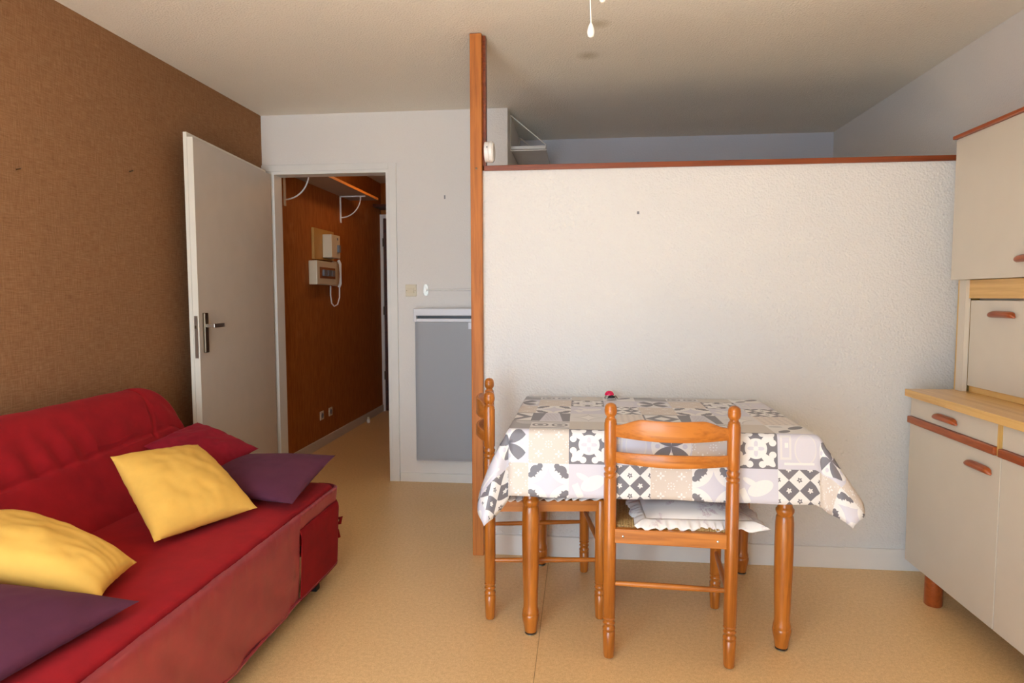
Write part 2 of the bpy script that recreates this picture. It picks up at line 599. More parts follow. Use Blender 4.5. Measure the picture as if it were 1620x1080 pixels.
# ---------------------------------------------------------------- alcove shelf
sh = thing('alcove_shelf', 'white shelf held by wire brackets high in the alcove', 'shelf', (-0.477, 4.39, 2.21))
box(0.004, 0.236, 0.012, 0.70, 0.016, 0.036).build('shelf_board', M['white_paint'], sh)
for y in (0.005, 0.60):
    b = MB()
    b.tube([(0.004, y, 0.004), (0.004, y, 0.236)], 0.0035, 8)
    b.tube([(0.004, y, 0.236), (0.242, y, 0.036), (0.242, y, 0.006), (0.004, y, 0.006)], 0.0035, 8)
    b.build('bracket', M['plastic'], sh, smooth=True)

# ---------------------------------------------------------------- radiator, switch, rail
r = thing('panel_radiator', 'white panel heater with grey mesh front under the switch', 'radiator', (-1.084, YB, 0.158))
box(0, 0.58, -0.075, -0.02, 0.0, 0.93, bevel=0.01).build('front_frame', M['rad_body'], r)
box(0.03, 0.55, -0.02, 0.0, 0.08, 0.9).build('wall_bracket', M['rad_body'], r)
rt = MB()
rt.box(-0.002, 0.582, -0.098, -0.02, 0.965, 1.012, bevel=0.005)
rt.box(-0.002, 0.018, -0.098, -0.02, 0.925, 0.97, bevel=0.003)
rt.box(0.0, 0.58, -0.094, -0.02, 0.925, 0.947, bevel=0.003)
rt.build('top_housing', M['rad_body'], r)
box(0.018, 0.56, -0.06, -0.03, 0.947, 0.965).build('air_slot', M['black'], r)
def radf(u, v):
    x = 0.006 + u * 0.568
    z = 0.01 + v * 0.914
    e = min(x, 0.58 - x, z) / 0.03
    e = max(0, min(1, e))
    return Vector((x, -0.0755 - 0.014 * sqrt(1 - (1 - e) ** 2), z))
b = MB(); b.grid(radf, 40, 60)
b.build('mesh_grille', M['rad_mesh'], r, smooth=True)
box(0.360, 0.388, -0.0915, -0.0892, 0.88, 0.922).build('sticker', M['rad_body'], r)

s = thing('light_switch', 'square cream light switch on the wall above the radiator', 'light switch', (-1.123, YB, 1.288))
box(-0.037, 0.037, -0.009, 0, -0.039, 0.039, bevel=0.003).build('switch_plate', M['cream_plastic'], s)
MB().prism([(-0.009, -0.016), (-0.017, -0.016), (-0.012, 0.016), (-0.009, 0.016)], 'X', -0.022, 0.022).build('rocker', M['cream_plastic'], s)
for x in (-0.028, 0.028):
    MB().tube([(x, -0.0085, 0), (x, -0.0098, 0)], 0.002, 8).build('screw', M['brass_dark'], s)

s = thing('wall_rail', 'thin white horizontal rail on an oval chrome mount', 'rail', (-1.022, YB, 1.291))
def ell(u, v):
    a = u * 2 * pi
    e = 0.2 + 0.8 * v
    return Vector((0.0165 * cos(a) * e, -0.004 - 0.003 * (1 - v * v), 0.04 * sin(a) * e))
pl = MB()
pl.prism([(0.0165 * cos(k * pi / 12), 0.04 * sin(k * pi / 12)) for k in range(24)], 'Y', -0.006, 0)
pl.build('mounting_plate', M['chrome'], s, smooth=True)
MB().tube([(0, -0.006, 0), (0, -0.022, 0)], 0.012, 16).build('rail_socket', M['chrome'], s, smooth=True)
MB().tube([(0.004, -0.018, 0), (0.543, -0.018, 0)], 0.006, 12).build('rail_tube', M['plastic'], s, smooth=True)

# small wall marks
tag(box(0.252, 0.262, YP - 0.004, YP, 1.624, 1.636).build('wall_plug', M['glass_grey']), 'small grey plug mark high on the white partition', 'wall plug')
tag(box(-0.895, -0.887, YB - 0.003, YB, 1.884, 1.908).build('wall_plug', M['glass_grey']), 'tiny screw hole mark above the doorway side light switch', 'wall plug')
for (y, z, wd) in ((2.302, 1.732, 'leftmost of two nails in the brown wall'), (2.935, 1.843, 'nail in the brown wall nearer the open door')):
    tag(MB().tube([(XL, y, z), (XL + 0.02, y, z + 0.004)], 0.0025, 8).build('nail', M['brass_dark']), wd, 'nail')

# ---------------------------------------------------------------- hall things
s = thing('hall_shelf', 'long shelf with lamp glow painted on its edge, on curved white brackets in the hall', 'shelf', (XL - 0.008, 5.25, 2.14))
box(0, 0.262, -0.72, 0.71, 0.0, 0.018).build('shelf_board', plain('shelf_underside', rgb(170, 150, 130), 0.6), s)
box(0.262, 0.266, -0.72, 0.71, -0.001, 0.019).build('shelf_edge', wood('lamplit_shelf_edge', rgb(220, 130, 50), rgb(240, 160, 80), 'Y', 9, 0.4, False), s)  # wood edge with the hall lamp's orange glow put into its colour
for yy in (4.58, 5.69):
    y = yy - 5.25
    b = MB()
    b.box(0.0, 0.012, y - 0.008, y + 0.008, -0.235, 0.0)
    b.box(0.0, 0.235, y - 0.008, y + 0.008, -0.010, 0.0)
    b.tube([(0.006 + 0.185 * sin(a * pi / 24), y, -0.19 + 0.185 * (1 - cos(a * pi / 24))) for a in range(13)], 0.0055, 8)
    b.build('bracket', M['plastic'], s, smooth=True)
s = thing('corner_shelf', 'dark wooden shelf above the entrance door', 'shelf', (-2.14, 6.60, 2.14))
box(0, 0.62, 0.0, 0.27, 0.03, 0.055, bevel=0.002).build('shelf_board', M['dark_wood'], s)
MB().prism([(0.02, 0.03), (0.27, 0.03), (0.27, -0.05)], 'X', 0.18, 0.2).build('support', M['dark_wood'], s)

s = thing('electric_meter', 'grey meter box on a wooden backboard above the fuse box', 'meter', (-2.145, 5.05, 1.55))
box(0, 0.022, 0.0, 0.42, 0.0, 0.25, bevel=0.002).build('backboard', M['ochre'], s)
box(0.022, 0.10, 0.17, 0.36, 0.02, 0.21, bevel=0.004).build('meter_case', M['cream_plastic'], s)
box(0.10, 0.118, 0.29, 0.33, 0.07, 0.13, bevel=0.002).build('meter_knob', M['glass_grey'], s)
box(0.10, 0.104, 0.29, 0.31, 0.17, 0.19).build('indicator', M['glass_grey'], s)
s = thing('fuse_box', 'cream fuse box with a window of breakers on the hall wall', 'fuse box', (-2.145, 4.98, 1.345))
box(0, 0.07, 0.0, 0.43, 0.0, 0.19, bevel=0.006).build('fuse_case', M['cream_plastic'], s)
box(0.07, 0.072, 0.05, 0.38, 0.05, 0.14).build('fuse_window', M['card'], s)
for k in range(3):
    box(0.072, 0.09, 0.10 + k * 0.085, 0.165 + k * 0.085, 0.07, 0.12, bevel=0.003).build('breaker', M['glass_grey'], s)
s = thing('wall_handset', 'white door phone handset with a hanging looped cord', 'intercom', (-2.145, 5.46, 1.36))
w = MB(); w.box(0.0, 0.03, 0.0, 0.09, -0.02, 0.19, bevel=0.006)
w.build('phone_base', M['cream_plastic'], s)
w = MB(); w.tube([(0.045, 0.045, -0.03), (0.06, 0.045, 0.0), (0.062, 0.045, 0.09), (0.06, 0.045, 0.17), (0.045, 0.045, 0.2)], [0.014, 0.012, 0.009, 0.012, 0.014], 10)
w.build('handset', M['plastic'], s, smooth=True)
w = MB()
w.tube([(0.045, 0.06 - 0.0, -0.03), (0.045, 0.055, -0.12), (0.04, 0.02, -0.18), (0.03, -0.03, -0.195), (0.025, -0.075, -0.17), (0.02, -0.085, -0.10), (0.02, -0.08, -0.02)], 0.006, 8)
w.build('cord', M['plastic'], s, smooth=True)
for i, y in enumerate((5.17, 5.36)):
    s = thing('wall_socket', ('round white wall socket nearer the doorway, low in the hall', 'round white wall socket nearer the entrance door, low in the hall')[i], 'socket', (-2.145, y, 0.262), group='sockets low on the hall wall')
    box(0, 0.009, -0.036, 0.036, -0.036, 0.036, bevel=0.003).build('socket_plate', M['cream_plastic'], s)
    MB().lathe([(0.009, 0.021), (0.011, 0.021), (0.011, 0.017), (0.0095, 0.016)], n=20, mat=RM).build('socket_well', M['glass_grey'], s, smooth=True)
s = thing('door_stop', 'small white cylindrical door stop on the hall floor', 'door stop', (-2.095, 6.22, 0))
MB().lathe([(0, 0.016), (0.03, 0.016), (0.034, 0.013)], n=16).build('stop_body', M['plastic'], s, smooth=True)
MB().lathe([(0.034, 0.0135), (0.05, 0.0135), (0.054, 0.01)], n=16).build('rubber_cap', M['cream_plastic'], s, smooth=True)

# ---------------------------------------------------------------- pull cords
s = thing('pull_cord', 'hanging beaded pull cord with a white teardrop knob, the longer one', 'pull cord', (0.018, 1.5, 1.822), group='pull cords hanging from the ceiling')
MB().lathe([(0, 0.003), (0.003, 0.007), (0.010, 0.0085), (0.018, 0.0075), (0.028, 0.004), (0.031, 0.002)], n=16).build('knob', M['plastic'], s, smooth=True)
MB().tube([(0, 0, 0.03), (-0.003, 0, 0.11), (0.002, 0, 0.2), (0, 0, H - 1.822)], 0.0014, 8).build('cord', M['plastic'], s, smooth=True)
s = thing('pull_cord', 'shorter pull cord, only its small knob showing at the top edge', 'pull cord', (0.043, 1.5, 1.896), group='pull cords hanging from the ceiling')
MB().lathe([(0, 0.003), (0.003, 0.0065), (0.010, 0.008), (0.018, 0.007), (0.028, 0.003)], n=16).build('knob', M['plastic'], s, smooth=True)
MB().tube([(0, 0, 0.027), (0, 0, H - 1.896)], 0.0014, 8).build('cord', M['plastic'], s, smooth=True)

# ---------------------------------------------------------------- dining chairs
PR = 0.0213
def post_profile(top):
    R_ = PR
    p = [(0.006, 0.0160), (0.012, 0.0182), (0.06, 0.0205), (0.098, R_), (0.101, R_ - 0.003), (0.104, R_), (0.112, R_ + 0.0005), (0.117, R_ - 0.004), (0.121, R_ - 0.0035),
         (0.129, R_ + 0.0005), (0.133, R_ - 0.0035), (0.138, R_ - 0.003), (0.145, R_ + 0.0005), (0.149, R_ - 0.003), (0.153, R_)]
    if top > 0.6:
        p += [(0.40, R_ + 0.0005), (0.634, R_), (0.638, R_ - 0.003), (0.642, R_), (0.65, R_ + 0.0005), (0.654, R_ - 0.004), (0.66, R_ - 0.001), (0.668, R_ + 0.0005), (0.673, R_ - 0.0035), (0.678, R_ - 0.003), (0.684, R_),
              (0.822, R_), (0.826, R_ - 0.002), (0.829, R_ - 0.001), (0.832, R_ - 0.003), (0.835, R_ - 0.002), (0.839, R_ - 0.006), (0.844, 0.0135), (0.847, 0.0150),
              (0.851, 0.0185), (0.858, 0.0206), (0.867, 0.0212), (0.870, 0.0205), (0.8715, 0.0198), (0.873, 0.0205), (0.880, 0.0190), (0.886, 0.0155), (0.890, 0.009), (0.8915, 0.003)]
    else:
        p += [(0.30, R_), (top - 0.006, R_ - 0.001), (top - 0.002, R_ - 0.003), (top, R_ - 0.007)]
    return p


def glide(mb, x, y):
    mb.lathe([(0, 0.008), (0.004, 0.0095), (0.0065, 0.0095)], x, y, 14)
    return mb


def make_chair(label):
    t = thing('dining_chair', label, 'chair', group='pine ladder back chairs at the table')
    BW, FW, D = 0.200, 0.213, 0.425
    for x in (-BW, BW):
        o = MB().lathe(post_profile(0.89), x, 0, 22).build('back_post', M['pine_plain'], t, smooth=True, angle=60)
        glide(MB(), x, 0).build('glide', M['chrome'], o, smooth=True)
    for x in (-FW, FW):
        o = MB().lathe(post_profile(0.476), x, D, 22).build('leg', M['pine_plain'], t, smooth=True, angle=60)
        glide(MB(), x, D).build('glide', M['chrome'], o, smooth=True)
    # curved ladder slats
    def slat(ztop, zbot):
        def f(u, v):
            x = -BW + 0.008 + u * (2 * BW - 0.016)
            q = 2 * u - 1
            y = -0.048 * cos(q * pi / 2) ** 0.9
            return x, y, ztop(q), zbot(q)
        b = MB()
        N = 28
        rows = []
        for i in range(N + 1):
            x, y, zt, zb = f(i / N, 0)
            h = 0.0065
            mid = []
            sec = [(y - h, zb + 0.004), (y - h * 0.6, zb), (y + h * 0.6, zb), (y + h, zb + 0.004), (y + h, zt - 0.004), (y + h * 0.6, zt), (y - h * 0.6, zt), (y - h, zt - 0.004)]
            rows.append([b.bm.verts.new((x, a, c)) for a, c in sec])
        for a, c in zip(rows, rows[1:]):
            for k in range(8):
                b.bm.faces.new((a[k], a[(k + 1) % 8], c[(k + 1) % 8], c[k]))
        b.bm.faces.new(rows[0]); b.bm.faces.new(rows[-1])
        return b
    def smooth01(x):
        x = max(0, min(1, x)); return x * x * (3 - 2 * x)
    slat(lambda q: 0.818 + 0.026 * smooth01((1 - abs(q)) / 0.45 - 0.12) - 0.004 * (1 - abs(q)), lambda q: 0.778 - 0.006 * cos(q * pi / 2)).build('top_slat', M['pine_x'], t, smooth=True)
    slat(lambda q: 0.728 + 0.002 * cos(q * pi), lambda q: 0.688 - 0.001 * cos(q * pi)).build('lower_slat', M['pine_x'], t, smooth=True)
    # seat frame
    w = MB()
    w.box(-BW + 0.01, BW - 0.01, -0.012, 0.012, 0.412, 0.462, bevel=0.003)
    w.build('back_rail', M['pine_x'], t)
    for x in (-0.155, 0.155):
        MB().lathe([(0, 0.0045), (0.002, 0.004), (0.003, 0.002)], n=10, mat=Matrix.Translation((x, -0.012, 0.437)) @ Matrix.Rotation(pi / 2, 4, 'X')).build('screw', M['chrome'], t, smooth=True)
    MB().box(-FW + 0.01, FW - 0.01, D - 0.012, D + 0.010, 0.425, 0.468, bevel=0.004).build('front_rail', M['pine_x'], t)
    for sx in (-1, 1):
        x0, x1 = sx * BW, sx * FW
        pts = [(x0 - 0.011, 0.01), (x0 + 0.011, 0.01), (x1 + 0.011, D - 0.01), (x1 - 0.011, D - 0.01)]
        MB().prism(pts, 'Z', 0.430, 0.472).build('side_rail', M['pine_y'], t)
    # rush seat: four triangular fields sloping to the middle
    def seatf(u, v):
        hw = 0.188 + 0.013 * v
        x = (2 * u - 1) * hw
        y = 0.014 + v * (D - 0.028)
        e = min(1 - abs(2 * u - 1), 1 - abs(2 * v - 1))
        z = 0.468 + 0.010 * min(1, e * 6) - 0.004 * e
        z += 0.0012 * sin((2 * v - 1 if abs(2 * u - 1) < abs(2 * v - 1) else 2 * u - 1) * 110)
        return Vector((x, y, z))
    b = MB(); vs = b.grid(seatf, 40, 40)
    ext = bmesh.ops.extrude_face_region(b.bm, geom=b.bm.faces[:])
    for v in ext['geom']:
        if isinstance(v, bmesh.types.BMVert):
            v.co.z -= 0.03
    b.build('rush_seat', M['straw'], t, smooth=True)
    # stretchers
    def rod(a, b_):
        a, b_ = Vector(a), Vector(b_)
        return MB().tube([a, a.lerp(b_, 0.15), a.lerp(b_, 0.5), a.lerp(b_, 0.85), b_], [0.0075, 0.009, 0.0105, 0.009, 0.0075], 12)
    rod((-BW, 0, 0.268), (BW, 0, 0.268)).build('stretcher', M['pine_x'], t, smooth=True)
    rod((-FW, D, 0.290), (FW, D, 0.290)).build('stretcher', M['pine_x'], t, smooth=True)
    for sx in (-1, 1):
        rod((sx * BW, 0, 0.236), (sx * FW, D, 0.236)).build('stretcher', M['pine_y'], t, smooth=True)
    return t


chair = make_chair('pine ladder back dining chair seen from behind, in front of the table')
chair.location = (0.301, 2.188, 0)
chair.rotation_euler = (0, 0, radians(-3.2))
chair2 = copy_tree(chair)
chair2['label'] = 'pine ladder back dining chair seen side on at the left end of the table'
chair2.location = (-0.372, 2.622, 0)
chair2.rotation_euler = (0, 0, radians(-82))

# ruffled seat pads


def make_pad(label):
    t = thing('seat_cushion', label, 'cushion', group='white floral seat pads')
    S = 0.175
    random.seed(4)
    def top(sgn):
        def f(u, v):
            a, c = 2 * u - 1, 2 * v - 1
            h = max(0.0, (1 - abs(a) ** 2.4) * (1 - abs(c) ** 2.4)) ** 0.7
            z = 0.012 + (0.040 if sgn > 0 else -0.008) * h
            z += 0.003 * noise.noise(Vector((a * 3, c * 3, 1 + sgn)))* h
            return Vector((a * S, c * S, z))
        return f
    b = MB(); b.grid(top(1), 36, 36); b.grid(top(-1), 36, 36)
    b.build('pad_body', M['floral'], t, smooth=True, merge=True)
    # ruffle around
    b = MB()
    N = 260
    def fr(u, v):
        p = (u * 4) % 4
        k = int(p); q = p - k
        cs = [(-1, -1), (1, -1), (1, 1), (-1, 1)]
        a0, a1 = cs[k], cs[(k + 1) % 4]
        bx, by = (a0[0] + (a1[0] - a0[0]) * q) * S, (a0[1] + (a1[1] - a0[1]) * q) * S
        nx, ny = [(0, -1), (1, 0), (0, 1), (-1, 0)][k]
        # round the outward direction near corners
        cq = min(q, 1 - q)
        ox, oy = nx, ny
        if cq < 0.12:
            sgn = -1 if q < 0.5 else 1
            tx, ty = (a1[0] - a0[0]) / 2 * sgn, (a1[1] - a0[1]) / 2 * sgn
            w_ = 1 - cq / 0.12
            ox, oy = nx + tx * w_, ny + ty * w_
        wv = sin(u * 2 * pi * 46 + 1.7 * sin(u * 40)) * v
        wdt = (0.046 if k else 0.034) + 0.005 * sin(u * 2 * pi * 13)
        return Vector((bx + ox * wdt * v + ty_(k, wv)[0], by + oy * wdt * v + ty_(k, wv)[1], 0.012 - (0.016 if k else 0.024) * v ** 1.5 + 0.005 * wv))
    def ty_(k, wv):
        return ((wv * 0.003, 0), (0, wv * 0.003))[k % 2]
    b.grid(fr, N, 5, wrap=True)
    o = b.build('ruffle', M['floral'], t, smooth=True)
    md = o.modifiers.new('solid', 'SOLIDIFY'); md.thickness = 0.0012
    return t


pad = make_pad('white floral seat pad with ruffle on the chair in front of the table')
pad.location = (0.395, 2.402, 0.4825)
pad.rotation_euler = (radians(1.2), 0, radians(2))
pad2 = copy_tree(pad)
pad2['label'] = 'white floral seat pad mostly hidden under the tablecloth, on the chair at the left end'
pad2.location = (-0.17, 2.64, 0.4815)
pad2.rotation_euler = (0, 0, radians(-80))

# ---------------------------------------------------------------- dining table
TX0, TX1, TY0, TY1, TZ = -0.250, 0.790, 2.245, 2.992, 0.785
tb = thing('dining_table', 'pine dining table with four turned legs under a patterned cloth', 'table', (0.27, 2.62, 0))
box(TX0 - 0.27, TX1 - 0.27, TY0 - 2.62, TY1 - 2.62, TZ - 0.03, TZ - 0.003, bevel=0.006).build('table_top', M['pine_x'], tb)
leg_prof = [(0.010, 0.020), (0.018, 0.0215), (0.035, 0.0235), (0.055, 0.0275), (0.068, 0.0295), (0.077, 0.0295), (0.080, 0.0275), (0.083, 0.0285), (0.092, 0.0275), (0.104, 0.0245),
            (0.125, 0.0245), (0.20, 0.0265), (0.28, 0.0285), (0.38, 0.0295), (0.46, 0.0285), (0.482, 0.0265), (0.487, 0.0235), (0.492, 0.0255), (0.500, 0.0285), (0.508, 0.0285),
            (0.513, 0.0245), (0.520, 0.0225), (0.530, 0.0215), (0.545, 0.023), (0.57, 0.028), (0.59, 0.03)]
leg_prof = [(z, r * 1.08) for z, r in leg_prof]
for (x, y) in ((-0.180, 2.335), (0.712, 2.318), (-0.180, 2.958), (0.724, 2.955)):
    lx, ly = x - 0.27, y - 2.62
    b = MB().lathe(leg_prof, lx, ly, 28)
    b.box(lx - 0.032, lx + 0.032, ly - 0.032, ly + 0.032, 0.588, TZ - 0.03, bevel=0.004)
    o = b.build('leg', M['pine_plain'], tb, smooth=True, angle=50)
    MB().lathe([(0.004, 0.021), (0.011, 0.022), (0.014, 0.021)], lx, ly, 20).build('foot_pad', M['black'], o, smooth=True)
    MB().lathe([(0, 0.019), (0.004, 0.0225), (0.0055, 0.0225)], lx, ly, 20).build('glide', M['chrome'], o, smooth=True)
ax0, ax1, ay0, ay1 = -0.205, 0.745, 2.315, 2.975
for a in ((ax0, ax1, ay0, ay0 + 0.02), (ax0, ax1, ay1 - 0.02, ay1), (ax0, ax0 + 0.02, ay0, ay1), (ax1 - 0.02, ax1, ay0, ay1)):
    pass
for (x0, x1, y0, y1, mt) in ((-0.16, 0.69, 2.31, 2.33, 'pine_x'), (-0.16, 0.69, 2.955, 2.973, 'pine_x'), (-0.195, -0.177, 2.36, 2.93, 'pine_y'), (0.715, 0.735, 2.34, 2.93, 'pine_y')):
    box(x0 - 0.27, x1 - 0.27, y0 - 2.62, y1 - 2.62, 0.675, TZ - 0.03).build('apron', M[mt], tb)

# ---- patchwork motifs, written as small node formulas


class F:
    """scalar socket with arithmetic"""
    nt = None

    def __init__(s, k): s.k = k

    @staticmethod
    def op(o, *a, clamp=False):
        nd = F.nt.n('ShaderNodeMath', operation=o)
        nd.use_clamp = clamp
        for i, x in enumerate(a):
            if isinstance(x, F): F.nt.l(x.k, nd.inputs[i])
            else: nd.inputs[i].default_value = x
        return F(nd.outputs[0])

    def __add__(s, o): return F.op('ADD', s, o)
    def __radd__(s, o): return F.op('ADD', o, s)
    def __sub__(s, o): return F.op('SUBTRACT', s, o)
    def __rsub__(s, o): return F.op('SUBTRACT', o, s)
    def __mul__(s, o): return F.op('MULTIPLY', s, o)
    def __rmul__(s, o): return F.op('MULTIPLY', o, s)
    def __truediv__(s, o): return F.op('DIVIDE', s, o)
    def __lt__(s, o): return F.op('LESS_THAN', s, o)
    def __gt__(s, o): return F.op('GREATER_THAN', s, o)


def fabs(a): return F.op('ABSOLUTE', a)
def fmin(a, b): return F.op('MINIMUM', a, b)
def fmax(a, b): return F.op('MAXIMUM', a, b)
def ffr(a): return F.op('FRACT', a)
def hyp(a, b): return F.op('SQRT', a * a + b * b)
def circ(x, y, cx, cy, r): return hyp(x - cx, y - cy) < r
def ell_(x, y, cx, cy, rx, ry): return hyp((x - cx) / rx, (y - cy) / ry) < 1.0
def rect(x, y, cx, cy, hx_, hy_): return fmax(fabs(x - cx) / hx_, fabs(y - cy) / hy_) < 1.0
def flower(x, y, r, n=4, amp=0.45, ph=0.0):
    a = F.op('ARCTAN2', y, x)
    return hyp(x, y) < (r * (1 - amp) + F.op('COSINE', a * n + ph) * (r * amp))


GREY, WHT, BEI, LIL, LGR = rgb(116, 114, 121), rgb(222, 220, 219), rgb(204, 193, 184), rgb(200, 198, 209), rgb(211, 209, 210)


def motif(kind):
    t = NT('cloth_' + kind, 0.42, 0.28)
    F.nt = t
    uv = t.n('ShaderNodeUVMap', uv_map='tile')
    sp = t.n('ShaderNodeSeparateXYZ')
    t.l(uv.outputs[0], sp.inputs[0])
    x, y = F(sp.outputs[0]), F(sp.outputs[1])     # -1..1 within the tile
    st = [None]
    def lay(mask, c):
        st[0] = t.mix(mask.k, st[0], c)
    ax, ay = fabs(x), fabs(y)
    if kind == 'circle':
        st[0] = t.mix(0.0, LIL, LIL)
        lay(circ(x, y, 0, 0, 0.97), WHT)
        for (cx, cy) in ((1, 1), (-1, -1), (1, -1), (-1, 1)):
            pass
        lay(circ(x, y, 0, 0, 0.97) * fmax(circ(ax, ay, 1.0, 0.0, 1.0) * circ(ax, ay, 0.0, 1.0, 1.0), 0.0), GREY)
        lay(circ(x, y, 0, 0, 0.34), LIL)
        lay(circ(x, y, 0, 0, 0.97) * circ(ax, ay, 1.0, 0.0, 1.0) * circ(ax, ay, 0.0, 1.0, 1.0), GREY)
        lay(fmax(circ(ax, ay, 0.66, 0.0, 0.12), circ(ax, ay, 0.0, 0.66, 0.12)), LIL)
    elif kind == 'beige':
        st[0] = t.mix(0.0, BEI, BEI)
        u, v = ffr(x * 1.0) - 0.5, ffr(y * 1.0) - 0.5
        lay(flower(u, v, 0.19, 4, 0.42), WHT)
        lay(fmin(hyp(u, v) < 0.05, 1.0), BEI)
        au, av = fabs(u), fabs(v)
        lay(fmax(circ(au, av, 0.5, 0.5, 0.035), fmax(circ(au, av, 0.38, 0.38, 0.032), fmax(circ(au, av, 0.5, 0.34, 0.03), circ(au, av, 0.34, 0.5, 0.03)))), WHT)
        lay(fmax(circ(au, av, 0.22, 0.22, 0.03), 0.0), WHT)
    elif kind == 'fleur':
        st[0] = t.mix(0.0, GREY, GREY)
        lay(ell_(ax + ay, ax - ay, 1.12, 0.0, 0.62, 0.26), WHT)
        lay(circ(ax, ay, 0.30, 0.78, 0.17), WHT)
        lay(circ(ax, ay, 0.78, 0.30, 0.17), WHT)
        lay(circ(ax, ay, 0.52, 0.68, 0.15), WHT)
        lay(circ(ax, ay, 0.68, 0.52, 0.15), WHT)
        lay(circ(x, y, 0, 0, 0.52), WHT)
        lay(fmax(ell_(ax, ay, 0.0, 0.60, 0.22, 0.08), ell_(ax, ay, 0.60, 0.0, 0.08, 0.22)), GREY)
        lay(fmax(ell_(ax, ay, 0.0, 0.74, 0.12, 0.14), ell_(ax, ay, 0.74, 0.0, 0.14, 0.12)), GREY)
        lay(flower(x, y, 0.40, 4, 0.38), LIL)
        lay(circ(x, y, 0, 0, 0.12), WHT)
    elif kind == 'pot':
        st[0] = t.mix(0.0, LIL, LIL)
        lay(fmax(rect(x, y, -0.62, 0.1, 0.26, 0.62), 0.0), LGR)
        lay(rect(x, y, -0.62, 0.1, 0.16, 0.5), LIL)
        lay(ell_(x, y, 0.30, 0.0, 0.52, 0.78), LGR)
        lay(ell_(x, y, 0.30, 0.0, 0.46, 0.72), rgb(204, 202, 212))
        lay(rect(x, y, 0.0, -0.72, 0.7, 0.06), WHT)
        lay(rect(x, y, -0.58, 0.2, 0.08, 0.12), WHT)
    elif kind == 'tulip':
        st[0] = t.mix(0.0, WHT, WHT)
        lay(F.op('LESS_THAN', F.op('POWER', ax, 0.62) + F.op('POWER', ay, 0.62), 0.92), LIL)
        lay(circ(x, y, 0, 0, 0.22), LIL)
        lay(ell_(ax + ay, ax - ay, 1.22, 0.0, 0.44, 0.42), GREY)
        lay(fmax(circ(ax, ay, 0.42, 0.88, 0.14), circ(ax, ay, 0.88, 0.42, 0.14)), GREY)
        lay(ell_(ax + ay, ax - ay, 0.94, 0.0, 0.2, 0.07), WHT)
        lay(fmax(ell_(ax, ay, 0.38, 0.54, 0.09, 0.12), ell_(ax, ay, 0.54, 0.38, 0.12, 0.09)), WHT)
    elif kind == 'mitten':
        st[0] = t.mix(0.0, LIL, LIL)
        u, v = x * 0.9 + y * 0.42, y * 0.9 - x * 0.42
        lay(fmax(ell_(u, v, 0.20, -0.02, 0.62, 0.34), ell_(u + v * 0.6, v, 0.16, 0.42, 0.16, 0.34)), WHT)
        lay(rect(u, v, -0.62, -0.05, 0.16, 0.36), WHT)
        g1 = fmin(fabs(ffr((u + v) * 4.0) - 0.5), fabs(ffr((u - v) * 4.0) - 0.5)) < 0.045
        lay(g1 * ell_(u, v, 0.20, -0.02, 0.6, 0.32), rgb(218, 216, 220))
        lay(rect(u, v, -0.44, -0.05, 0.02, 0.34), LIL)
    elif kind in ('checks', 'diamond'):
        st[0] = t.mix(0.0, WHT, WHT)
        p, q = (x + y) * 0.5, (x - y) * 0.5
        k = 1.0
        if kind == 'checks':
            cp, cq = ffr(p * k), ffr(q * k)
            chk = F.op('ABSOLUTE', (cp > 0.5) - (cq > 0.5))
            lay(1.0 - chk, GREY)
            u, v = ffr(p * 2 * k) - 0.5, ffr(q * 2 * k) - 0.5
            fl = flower(u, v, 0.19, 5, 0.22)
            lay(fl * (1.0 - chk), WHT)
            lay(fl * chk, GREY)
            lay(hyp(u, v) < 0.05, LGR)
        else:
            lay((fabs(x) + fabs(y)) < 0.95, GREY)
            lay((fabs(x) + fabs(y)) < 0.45, WHT)
            lay(fmax(ax, ay) > 0.9, GREY)
    elif kind == 'petals':
        st[0] = t.mix(0.0, LGR, LGR)
        lay(ell_(x, y, 0, 0, 0.98, 0.98), rgb(176, 175, 178))
        lay(circ(ax, ay, 1.0, 1.0, 1.0), LGR)
        lay(F.op('LESS_THAN', F.op('POWER', ax, 0.6) + F.op('POWER', ay, 0.6), 0.85), WHT)
    elif kind == 'hourglass':
        st[0] = t.mix(0.0, GREY, GREY)
        lay((fabs(x) - 0.5) < (y * -0.12), LIL)
        bars = ffr(y * 3.5) < 0.45
        lay(bars * rect(x, y, 0, 0, 0.36, 0.8) * (F.op('SINE', x * 34 + y * 9) > -0.3), rgb(180, 178, 184))
    elif kind == 'spectacles':
        st[0] = t.mix(0.0, LGR, LGR)
        rr = hyp(ax - 0.5, ffr(y * 0.5 + 0.5) * 2 - 1)
        lay(rr < 0.42, GREY)
        lay(rr < 0.30, LGR)
        lay(rr < 0.16, GREY)
        lay((fabs(fabs(y) - 0.75)) < 0.07, GREY)
    elif kind == 'lumps':
        st[0] = t.mix(0.0, rgb(150, 149, 154), rgb(150, 149, 154))
        lay(fmax(circ(x, y, -0.9, -0.9, 0.9), circ(x, y, 0.9, 0.9, 0.75)), rgb(182, 181, 184))
    elif kind == 'leaves':
        st[0] = t.mix(0.0, WHT, WHT)
        lay(fmax(ell_(x + y, x - y, 0.7, 0.0, 0.8, 0.36), ell_(x + y, x - y, -1.0, 0.1, 0.6, 0.30)), GREY)
        lay(ell_(x, y, -0.55, 0.55, 0.34, 0.2), rgb(190, 190, 192))
    elif kind == 'dots':
        st[0] = t.mix(0.0, rgb(214, 205, 198), rgb(214, 205, 198))
        lay(hyp(ffr(x * 3) - 0.5, ffr(y * 3) - 0.5) < 0.26, rgb(192, 184, 182))
    else:
        st[0] = t.mix(0.0, rgb(196, 190, 184), rgb(196, 190, 184))
    t.base(st[0])
    return t.m


